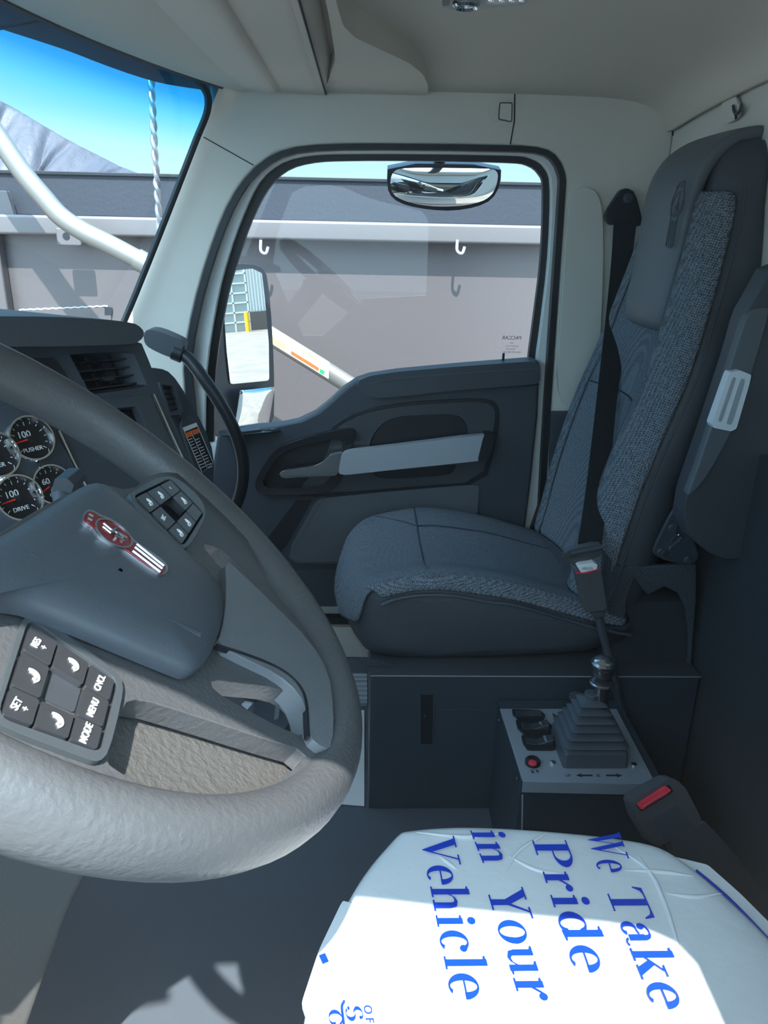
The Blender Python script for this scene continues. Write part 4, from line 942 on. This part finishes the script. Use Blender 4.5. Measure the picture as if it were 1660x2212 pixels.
GL = {
 'o': (.50, ellring(.25, .23, .235, .245, .125)),
 'e': (.44, ellring(.225, .23, .21, .245, .115, 0, 305) + [R(.09, .235, .43, .262), [(.435, .235), (.435, .30), (.33, .27), (.32, .235)]]),
 'c': (.43, ellring(.225, .23, .21, .245, .115, 45, 310) + [dot(.345, .365, .062)]),
 'a': (.48, [dot(.105, .345, .06)] + ellring(.21, .335, .16, .14, .05, 60, 175) + [R(.255, .08, .255+SW, .36)] + ellring(.255, .345, .115, .13, .10, 0, 90) + ellring(.16, .13, .14, .135, .09, 80, 330) + [[(.20, .235), (.26, .26), (.26, .29), (.15, .25)]] + ellring(.41, .08, .10, .085, .05, 200, 320)),
 'n': (.54, stem(.06, XH) + arch(.06, .34) + [R(.34, 0, .34+SW, .31), serif(.34, 0, .055)]),
 'h': (.54, stem(.06, AH) + arch(.06, .34) + [R(.34, 0, .34+SW, .31), serif(.34, 0, .055)]),
 'u': (.54, [R(.06, .13, .06+SW, XH), [(.0, XH), (.0, XH-.028), (.06, XH-.05), (.06+SW, XH-.05), (.06+SW, XH)], R(.34, 0, .34+SW, XH), [(.28, XH), (.28, XH-.028), (.34, XH-.05), (.34+SW, XH-.05), (.34+SW, XH)], [(.34, 0), (.34+SW+.06, .02), (.34+SW+.06, .045), (.34, .06)]] + [[(a, .46-b) for a, b in p] for p in [[(x, y) for x, y in q] for q in [[(.515-u, v) for u, v in z] for z in arch(.06, .34)]]]),
 'r': (.40, stem(.06, XH) + [[(.165, .30), (.24, .40), (.29, .46), (.34, .47), (.34, .40), (.27, .38), (.21, .30), (.17, .24)], dot(.325, .40, .066)]),
 'i': (.27, stem(.075, XH) + [dot(.13, .61, .072)]),
 'l': (.27, stem(.075, AH)),
 'k': (.54, stem(.06, AH) + [[(.165, .17), (.165, .21), (.37, .42), (.41, .42)], R(.30, .435, .50, .46), [(.33, .44), (.42, .44), (.37, .40)], [(.205, .25), (.30, .31), (.48, .02), (.33, .02)], R(.29, 0, .54, .028)]),
 'd': (.54, [R(.33, .03, .33+SW, AH), [(.27, AH-.02), (.27, AH-.045), (.33, AH-.06), (.33+SW, AH-.06), (.33+SW, AH)], [(.33, 0), (.33+SW+.06, .03), (.33+SW+.06, .055), (.33, .08)]] + ellring(.23, .23, .21, .24, .115, 30, 330) + [[(.33, .06), (.36, .10), (.36, .14), (.30, .06)], [(.30, .43), (.34, .38), (.36, .32), (.36, .42)]]),
 'P': (.62, [R(.09, 0, .09+SW*1.15, CH), R(.0, 0, .32, TH), R(.0, CH-TH, .3, CH)] + ellring(.30, .50, .265, .182, .13, -90, 90) + [R(.2, .318, .31, .346), R(.2, CH-.03, .31, CH)]),
 'T': (.66, [R(.26, 0, .26+SW*1.15, CH), R(.15, 0, .50, TH), R(.03, CH-.03, .63, CH), [(.03, CH), (.0, CH-.17), (.03, CH-.17), (.09, CH-.06), (.16, CH-.03)], [(.63, CH), (.66, CH-.17), (.63, CH-.17), (.57, CH-.06), (.50, CH-.03)]]),
 'Y': (.66, [R(.27, 0, .27+SW*1.1, .31), R(.17, 0, .50, TH), [(.05, CH-.02), (.21, CH-.02), (.395, .32), (.36, .27), (.27, .28)], [(.52, CH-.02), (.56, CH-.02), (.39, .29), (.35, .33)], R(-.0, CH-.03, .28, CH), R(.44, CH-.03, .68, CH)]),
 'V': (.66, [[(.06, CH-.02), (.21, CH-.02), (.385, .17), (.325, -.01)], [(.54, CH-.02), (.575, CH-.02), (.345, -.01), (.325, -.01), (.36, .12)], R(-.0, CH-.03, .28, CH), R(.45, CH-.03, .68, CH)]),
 'W': (.96, [[(.05, CH-.02), (.20, CH-.02), (.345, .17), (.285, -.01)], [(.46, CH-.02), (.49, CH-.02), (.305, -.01), (.285, -.01), (.32, .12)], [(.36, CH-.02), (.51, CH-.02), (.665, .17), (.605, -.01)], [(.82, CH-.02), (.855, CH-.02), (.625, -.01), (.605, -.01), (.64, .12)], R(-.0, CH-.03, .26, CH), R(.73, CH-.03, .96, CH), R(.33, CH-.03, .55, CH)]),
 'S': (.50, ellring(.25, .50, .20, .19, .10, 40, 260)+ellring(.25, .19, .21, .20, .11, -140, 85)+[dot(.37, .56, .05), dot(.11, .14, .05)]),
 'G': (.66, ellring(.33, .34, .31, .35, .14, 45, 330)+[R(.47, .08, .47+SW, .30), R(.40, .29, .66, .32), dot(.53, .55, .05)]),
 ' ': (.24, []),
}
def lettering(s, b0, b1, cap, z, par, up=Vector((1, 0, 0)), label=None, slant=0):
    """one printed word from world point b0 (start) to b1 (end) along the film"""
    b0 = Vector(b0); b1 = Vector(b1); adv = sum(GL[c][0]+.03 for c in s); d = (b1-b0)/adv; k = cap/CH
    V = []; Fc = []; x = 0
    for c in s:
        w, polys = GL[c]
        for p in polys:
            i = len(V)
            for u, v in p:
                q = b0+d*(x+u+slant*v)+up*(v*k); V.append(Vector((q.x, q.y, z+len(Fc)*1e-5)))
            Fc.append(tuple(range(i, len(V))))
        x += w+.03
    me_n = s
    return mk('printed_word', V, Fc, INK, par, smooth=False)
zc = ZC+.0078
def zz(a, b): return PZ(a, b, zc)
cap = (PZ(1395, 1952, zc).x-PZ(1318, 1962, zc).x)
for s, p0, p1 in (('We', (1266, 1797), (1296, 1887)), ('Take', (1306, 1915), (1416, 2188)), ('Pride', (1150, 1815), (1246, 2108)), ('in', (1015, 1792), (1046, 1870)), ('Your', (1050, 1916), (1125, 2168)), ('Vehicle', (908, 1806), (978, 2166))):
    lettering(s, zz(*p0), zz(*p1), cap, zc, film)
lettering('S', zz(744, 2170), zz(752, 2212), cap*.38, zc, film)
lettering('G', zz(708, 2180), zz(714, 2222), cap*.30, zc, film)
tube('printed_swash', spl([zz(744, 2162), zz(739, 2174), zz(741, 2195), zz(745, 2225)], 4), .0012, INK, film, n=6)
text('printed_small', 'O F', zz(796, 2190), (zz(800, 2230)-zz(790, 2170)), (1, 0, 0), .010, INK, film)
# ================================================================== FLOOR ITEMS
pm = slab('paper_floor_mat', [Vector((-.10, 1.31, .002)), Vector((.012, 1.297, .002)), Vector((.012, 1.64, .002)), Vector((-.10, 1.66, .002))], (0, 0, .0015), PAPER)
tag(pm, 'pale disposable paper mat on the floor left of the black seat box', 'floor mat')
sl = empty('sill_plate', (.0, 1.75, 0), 'ribbed metal tread plate at the foot of the passenger door', 'sill plate')
box('tread', (-.25, 1.66, .0), (.02, 1.80, .012), STEEL, sl, bevel=.001)
for k in range(6): box('rib', (-.25, 1.672+k*.022, .012), (.02, 1.682+k*.022, .016), SILVER, sl, bevel=.001)
pd = dash
slab('bracket_plate', LY([(558, 1480), (600, 1484), (648, 1530), (600, 1600), (540, 1560)], .95), (0, .01, 0), MATTE, pd, bevel=.002)
slab('bracket_flange', LY([(598, 1500), (606, 1515), (602, 1552), (592, 1556)], .945), (0, .004, 0), PADV, pd)
slab('bracket_foot', rnd(LY([(610, 1480), (655, 1500), (640, 1560), (652, 1566), (640, 1580), (600, 1580)], 1.0), 1), (0, .02, 0), BLACK, pd)
tube('bracket_arm', [PY(560, 1500, .955), Vector((-.55, .97, .62)), Vector((-.80, .98, .66))], .012, BLACK, pd, n=10)
slab('lower_tab', LY([(522, 1523), (530, 1518), (545, 1521), (534, 1533)], .93), (0, .004, 0), SILVER, pd)
# ================================================================== OVERHEAD
vi = empty('sun_visor', (-.15, 1.5, 1.45), 'beige padded sun visor panel folded against the roof above the windshield', 'sun visor')
A_ = PY(425, 168, 1.86); B_ = PY(606, 190, 1.86)
prof = LY([(424, 172), (470, 180), (560, 198), (592, 203), (606, 198), (609, 186), (598, 170), (540, 140), (440, 130), (405, 150)], 1.86)
rows = []
for y, s in ((1.872, .80), (1.868, .93), (1.855, 1.0), (1.4, 1.0), (.9, 1), (.4, 1.0), (.13, 1.0)):
    c = sum(prof, Vector())/len(prof)
    rows.append([Vector(((c+(p-c)*s).x, y, (c+(p-c)*s).z)) for p in rnd(prof, 1)])
loft('visor_pad', rows, LINER, vi)
hc = empty('header_console', (.0, 1.5, 1.45), 'beige overhead storage shelf with rolled lip running along the roof', 'overhead console')
pr1 = [(612, 186), (640, 190), (704, 199), (722, 168), (722, 150), (714, 128), (690, 108), (650, 100), (615, 150)]
q = rnd(LY(pr1, 1.84), 1)
rows = [[Vector((p.x, y, p.z)) for p in q] for y in (1.84, 1.4, .9, .5, .13)]
loft('rolled_lip', rows, LINER, hc)
floor_ = LY([(600, 196), (704, 202), (704, 196), (600, 186)], 1.87)
loft('shelf_bottom', [[Vector((p.x, y, p.z)) for p in floor_] for y in (1.895, .13)], LINER, hc)
slab('shelf_panel', fil(LZ([(700, 200), (800, 204), (924, 207), (926, 186), (914, 160), (884, 136), (820, 106), (768, 82), (742, 56), (728, 10), (716, -60), (690, -60), (712, 40), (726, 130)], 1.434), .2), (0, 0, .05), LINER, hc, bevel=.008, seg=4)
pr2 = LY([(716, 80), (740, 60), (726, 0), (716, -40), (690, -40), (700, 30)], 1.80)
tube('lip_seam', [Vector((q0.x, y, q0.z)) for q0 in [PY(690, 150, 1.84)] for y in (1.85, .2)], .002, SEAM, hc, n=6)
tube('console_seam', [Vector((q0.x, y, q0.z)) for q0 in [PY(703, 200, 1.84)] for y in (1.86, .2)], .002, SEAM, hc, n=6)
# dome lamp
dz = 1.478
dl = empty('dome_lamp', PZ(1050, 5, dz), 'clear plastic dome lamp with chrome ringed reading light on the ceiling', 'ceiling lamp')
slab('lamp_base', fil(LZ([(950, -60), (955, 16), (980, 21), (1050, 19), (1132, 12), (1150, -5), (1150, -60)], dz-.004), .12), (0, 0, .012), M('lamp_grey', rgb(165, 170, 168), .35), dl, bevel=.003)
slab('lens', fil(LZ([(1052, -40), (1050, 10), (1090, 11), (1128, 8), (1136, -10), (1136, -40)], dz-.010), .12), (0, 0, .006), M('lamp_lens', rgb(190, 200, 205), .12), dl, bevel=.002)
for k in range(4): lathe('lens_bulb', PZ(1062+k*22, -2, dz-.012), (0, 0, -1), [(0, -.002), (.006, 0), (.005, .003), (0, .004)], CHROME, dl, n=12)
lathe('reading_ring', PZ(1008, 3, dz-.006), (0, 0, -1), [(.014, 0), (.020, 0), (.021, .006), (.018, .009), (.014, .006)], CHROME, dl, n=28, cap=False)
lathe('reading_lens', PZ(1008, 3, dz-.006), (0, 0, -1), [(0, .006), (.008, .005), (.014, .003)], M('reading_glass', rgb(205, 215, 220), .08), dl, n=24, cap=False)
slab('lamp_switch', fil(LZ([(956, -30), (956, 14), (972, 12), (972, -30)], dz-.008), .15), (0, 0, .004), M('switch_grey', rgb(95, 102, 102), .4), dl, bevel=.001)
# coat hook on the rear wall
ch = empty('coat_hook', PX(1590, 236, .69), 'small coat hook in a recessed beige socket on the rear wall', 'hook')
def H(pts, x=.694): return [PX(a, b, x) for a, b in pts]
slab('hook_socket', rnd(H([(1566, 262), (1562, 240), (1570, 214), (1582, 202), (1596, 206), (1602, 224), (1602, 250), (1592, 262), (1574, 268)], .696), 1), (-.006, 0, 0), TRIM, ch, bevel=.005)
slab('socket_recess', rnd(H([(1577, 252), (1578, 232), (1590, 222), (1600, 226), (1601, 248), (1590, 256)], .689), 1), (.002, 0, 0), M('recess_white', rgb(215, 215, 208), .6), ch)
tube('hook', spl(H([(1585, 228), (1587, 240), (1592, 245), (1599, 240), (1602, 226)], .684), 4), .003, MATTE, ch, n=8)
tube('hook_pin', H([(1590, 246), (1591, 256)], .684), .0025, MATTE, ch, n=8)
# raised moulding above the seat on the rear wall
GZ = -1.30
# ================================================================== OUTSIDE MIRRORS
MIR = M('mirror_silvered', (.86, .88, .88, 1), .01, 1)
mN = Vector((.835, -.55, .02)).normalized(); mP = PY(530, 720, 2.36)
def MM(pts, w=0): return LP(pts, mP+mN*w, mN)
for _ in range(30):   # tilt the glass so the yard sits at the height it has in the mirror
    _d = (mP-CAM).normalized() if 0 else (PP(530, 715, mP, mN)-CAM).normalized(); _r = _d-mN*2*_d.dot(mN); _P = PP(530, 715, mP, mN)
    _z = _P.z+_r.z*((36-_P.x)/_r.x)
    mN = Vector((mN.x, mN.y, mN.z+(GZ-_z)*.012)).normalized()
mi = empty('side_mirror', PY(530, 800, 2.4), 'tall black passenger side mirror outside the door glass, reflecting the yard', 'mirror')
slab('housing', rnd(MM([(430, 590), (470, 572), (540, 568), (568, 578), (580, 600), (590, 720), (594, 840), (592, 918), (560, 940), (440, 945), (430, 800)], -.004), 1), -mN*.07, M('mirror_housing', (.03, .035, .045, 1), .35), mi, bevel=.010)
slab('mirror_glass', fil(MM([(478, 588), (545, 580), (566, 590), (572, 640), (581, 740), (582, 822), (498, 830), (490, 760)], .001), .08), -mN*.004, MIR, mi)
# convex lower glass
gq = [(503, 842), (578, 834), (580, 918), (506, 926)]
a, b, c, d = [MM([p], .001)[0] for p in gq]; rows = []
for i in range(11):
    r = []
    for j in range(11):
        s, t = i/10, j/10; p = a.lerp(b, s).lerp(d.lerp(c, s), t); r.append(p+mN*(.012*(1-(2*s-1)**2)*(1-(2*t-1)**2)+.03*(1-t)))
    rows.append(r)
loft('convex_glass', rows, MIR, mi, closed=False, solid=.001)
tube('mirror_arm', [MM([(450, 930)], -.04)[0], Vector((-.5, 2.02, .55))], .02, BLACK, mi, n=12)
# look-down mirror above the door glass
lm = empty('look_down_mirror', PY(960, 400, 2.2), 'wide convex look-down mirror hung outside above the passenger window', 'mirror')
ln = Vector((-.02, -.965, -.26)).normalized(); lp0 = PY(960, 410, 2.17)
def LM(pts, w=0): return LP(pts, lp0+ln*w, ln)
lo1 = [(838, 352), (1084, 356), (1082, 400), (1064, 432), (1030, 448), (980, 456), (930, 454), (880, 445), (848, 430), (836, 405)]
slab('mirror_body', rnd(LM(lo1, -.004), 1), -ln*.05, M('lookdown_shell', (.02, .024, .035, 1), .3), lm, bevel=.008)
g_ = rnd(LM([(848, 368), (880, 362), (1040, 364), (1078, 366), (1074, 402), (1058, 428), (1024, 441), (976, 447), (930, 446), (884, 438), (852, 424), (842, 402)], .001), 2)
c = sum(g_, Vector())/len(g_); rows = []
for s in (1, .98, .9, .75, .55, .3, .01): rows.append([c+(p-c)*s+ln*(.030*(1-s*s)) for p in g_])
loft('convex_glass', rows, MIR, lm, cap=False)
tube('bracket', [LM([(950, 352)], -.03)[0], Vector((.18, 2.0, 1.545))], .015, BLACK, lm, n=10)
# ================================================================== OUTSIDE WORLD
GZ = -1.30
tag(box('ground', (-60, -30, GZ-.1), (80, 90, GZ), M('sunlit_concrete', rgb(112, 107, 100), .9, bump=(6, .3, .02), var=(1.2, rgb(124, 118, 111)))), kind='structure')
YD = 3.35
BROWN = M('bronze_body_paint', (.125, .112, .116, 1), .35, .3, bump=(900, .1, .0005))
DUSK = M('black_mesh_tarp', (.02, .027, .04, 1), .7, bump=(60, .3, .004))
tb_ = empty('dump_body', (.5, YD, 0), 'bronze brown dump truck body parked alongside, with grey top rail', 'dump truck body')
zt = PY(800, 480, YD).z; zb = PY(800, 522, YD).z
box('body_side', (-6, YD, -.9), (1.7, YD+.08, zb+.02), BROWN, tb_, bevel=.004)
box('top_rail', (-6, YD-.088, zb), (1.7, YD+.09, zt), M('rail_paint', (.14, .135, .14, 1), .4, .2), tb_, bevel=.012)
ztop = PY(800, 388, YD+.05).z
box('side_board', (-6, YD+.03, zt), (1.7, YD+.07, ztop), DUSK, tb_, bevel=.004)
box('board_cap', (-6, YD+.02, ztop-.01), (1.7, YD+.08, ztop+.003), BLACK, tb_, bevel=.002)
for x in (-1.58, -3.4):
    box('side_rib', (x, YD-.06, -.9), (x+.10, YD, zb), BROWN, tb_, bevel=.008)
lug = PY(152, 510, YD-.1)
box('lashing_lug', (lug.x-.045, lug.y-.03, lug.z-.035), (lug.x+.05, lug.y, lug.z+.03), MATS['rail_paint'], tb_, bevel=.006)
lathe('lug_hole', lug+Vector((-.005, -.031, 0)), (0, -1, 0), [(0, 0), (.014, 0), (.014, .001), (0, .001)], BLACK, tb_, n=20)
for a in (564, 988):
    h = PY(a, 530, YD-.09)
    tube('tarp_hook', spl([h+Vector((0, 0, .02)), h+Vector((.0, -.01, -.02)), h+Vector((.02, -.015, -.03)), h+Vector((.03, -.01, -.005))], 5), .006, SILVER, tb_, n=8)
g0 = PY(0, 410, YD-.04)
slab('gusset', LY([(-20, 410), (14, 412), (38, 488), (-20, 488)], YD-.03), (0, .03, 0), MATS['rail_paint'], tb_, bevel=.003)
ribbon('weld_bead', [p+Vector((0, -.002, .0015*((i % 2)*2-1))) for i, p in enumerate(LY([(42+k*8, 669-k*.35) for k in range(25)], YD))], (0, 1, 0), .006, -.004, SILVER, tb_)
slab('access_plate', LY([(44, 670), (240, 664), (242, 760), (44, 760)], YD-.006), (0, .006, 0), BROWN, tb_, bevel=.002)
slab('plate_slot', LY([(226, 664), (242, 664), (242, 680), (226, 680)], YD-.008), (0, .002, 0), BLACK, tb_)
# crumpled rolled tarp rising to the left, as its own thing
tr = []
tp_ = [(-260, 90), (-120, 160), (-40, 195), (0, 216), (60, 250), (130, 292), (200, 330), (260, 360), (300, 376), (322, 388)]
for i in range(60):
    t = i/59*(len(tp_)-1); k = min(int(t), len(tp_)-2); f = t-k; a = tp_[k][0]*(1-f)+tp_[k+1][0]*f; b = tp_[k][1]*(1-f)+tp_[k+1][1]*f
    P = PY(a, b, YD+.35); r = []
    for j in range(12):
        s = j/11; z = P.z+(ztop-.05-P.z)*s; y = YD+.35-.27*s+.035*sin(i*1.1+s*3.5+sin(i*.37)*2)*(.35+s)+.015*sin(i*2.7+s*8)
        r.append(Vector((P.x+.06*s*sin(i*.5), y, z)))
    tr.append(r)
tag(loft('tarp', tr, M('grey_tarp', rgb(66, 70, 80), .55, bump=(30, .4, .01)), closed=False, solid=.01, subsurf=1), 'crumpled grey tarp heaped above the dump body, sloping down to a point', 'tarp')
# bent aluminium tarp arm
ALU = M('bright_aluminium', (.28, .28, .265, 1), .35, .6)
arm = spl([PY(a, b, YD-.30) for a, b in ((-150, 80), (-60, 215), (0, 302), (50, 374), (92, 424), (132, 468), (180, 500), (240, 530), (330, 578), (460, 648), (600, 735), (760, 835), (900, 925))], 6)
ta = empty('tarp_arm', arm[10]-wloc(tb_), None); ta.parent = tb_; ta['label'] = 'bright bent aluminium tarp arm'
tube('arm_tube', arm, .036, ALU, ta, n=20)
i0 = min(range(len(arm)), key=lambda i: (arm[i]-PY(330, 578, YD-.30)).length)
tube('sleeve_joint', arm[i0-2:i0+3], .041, ALU, ta, n=20)
def onarm(px0, px1, off0, off1, mat, nm, w):
    q = LY([(px0, 735+(px0-600)*.62+off0), (px1, 735+(px1-600)*.62+off0), (px1-2, 735+(px1-600)*.62+off1), (px0-2, 735+(px0-600)*.62+off1)], YD-.343-w)
    slab(nm, q, (0, .002, 0), mat, ta)
STK = M('sticker_yellow', rgb(235, 225, 120), .5); SWH = M('sticker_white', rgb(235, 238, 230), .5); SOR = M('sticker_red_orange', rgb(235, 95, 45), .5); SGR = M('sticker_green', rgb(40, 150, 90), .5)
onarm(588, 712, -22, 14, SWH, 'decal', 0); onarm(590, 618, -2, 12, STK, 'decal', .001); onarm(630, 690, 4, 11, SOR, 'decal', .001); onarm(692, 702, 4, 12, SGR, 'decal', .001); onarm(650, 690, -14, -11, STK, 'decal', .001)
# twisted antenna mast in front of the windshield
tw = [PY(a, b, 2.4) for a, b in ((326, 150), (328, 200), (331, 260), (334, 320), (338, 380), (341, 430), (345, 495), (350, 560))]
tw = spl(tw, 14); V = []
ant = empty('twisted_antenna', tw[-1], 'thin twisted metal antenna rod standing outside near the pillar', 'antenna')
tube('mast_bracket', [tw[-1], Vector((-.45, 1.99, .75))], .008, BLACK, ant, n=8)
for ph in (0, pi):
    tube('strand', [p+Vector((cos(i*.42+ph), sin(i*.42+ph), 0))*.0045 for i, p in enumerate(tw)], .0062, M('galvanised', (.35, .36, .38, 1), .3, .8), ant, n=8)
# workshop seen in the side mirror
def refl(px, py, X):
    P = MM([(px, py)])[0]; d = (P-CAM).normalized(); r = d-mN*2*d.dot(mN); return P+r*((X-P.x)/r.x)
BX = 36
def RZ(py, px=530): return refl(px, py, BX).z
def RY(px): return refl(px, 700, BX).y
A = refl(480, 700, BX)
wk = empty('workshop_building', (BX, A.y, GZ), 'white metal clad workshop with glazed roller door, seen reflected in side mirror', 'building')
def rq(px0, px1, z0, z1, dx, nm, mat, th=.06):
    y0 = RY(px0); y1 = RY(px1); ya, yb = min(y0, y1), max(y0, y1)
    return box(nm, (BX-dx-th, ya, z0), (BX-dx, yb, z1), mat, wk)
SID = M('white_siding', rgb(215, 218, 216), .6)
yA, yB = sorted((RY(430), RY(660)))
box('wall', (BX, yA-3, GZ), (BX+8, yB+3, RZ(540)), SID, wk)
for k in range(16): rq(543+k*6.5, 545+k*6.5, RZ(674), RZ(540), 0, 'siding_rib', SID, .12)
rq(420, 540, GZ, RZ(575), 0, 'roller_door', M('door_glazing', rgb(150, 162, 160), .2))
for y in (590, 611, 632, 653, 674, 695): rq(420, 540, RZ(y+1.6), RZ(y-1.6), .06, 'door_rail', M('rail_white', rgb(225, 226, 222), .6))
for px_ in (478, 508, 539): rq(px_-1.5, px_+1.5, GZ, RZ(575), .06, 'door_stile', MATS['rail_white'])
rq(543, 660, GZ, RZ(675), .06, 'block_base', M('stone_base', rgb(95, 88, 82), .9, bump=(8, .6, .03)))
zb0 = GZ; bo1 = refl(535, 700, BX-.8)
bol = tube('bollard', [Vector((BX-.8, bo1.y, GZ)), Vector((BX-.8, bo1.y, RZ(673)))], .12, M('bollard_yellow', rgb(240, 175, 30), .5))
tag(bol, 'yellow painted steel bollard beside the workshop door, seen in the side mirror', 'bollard')
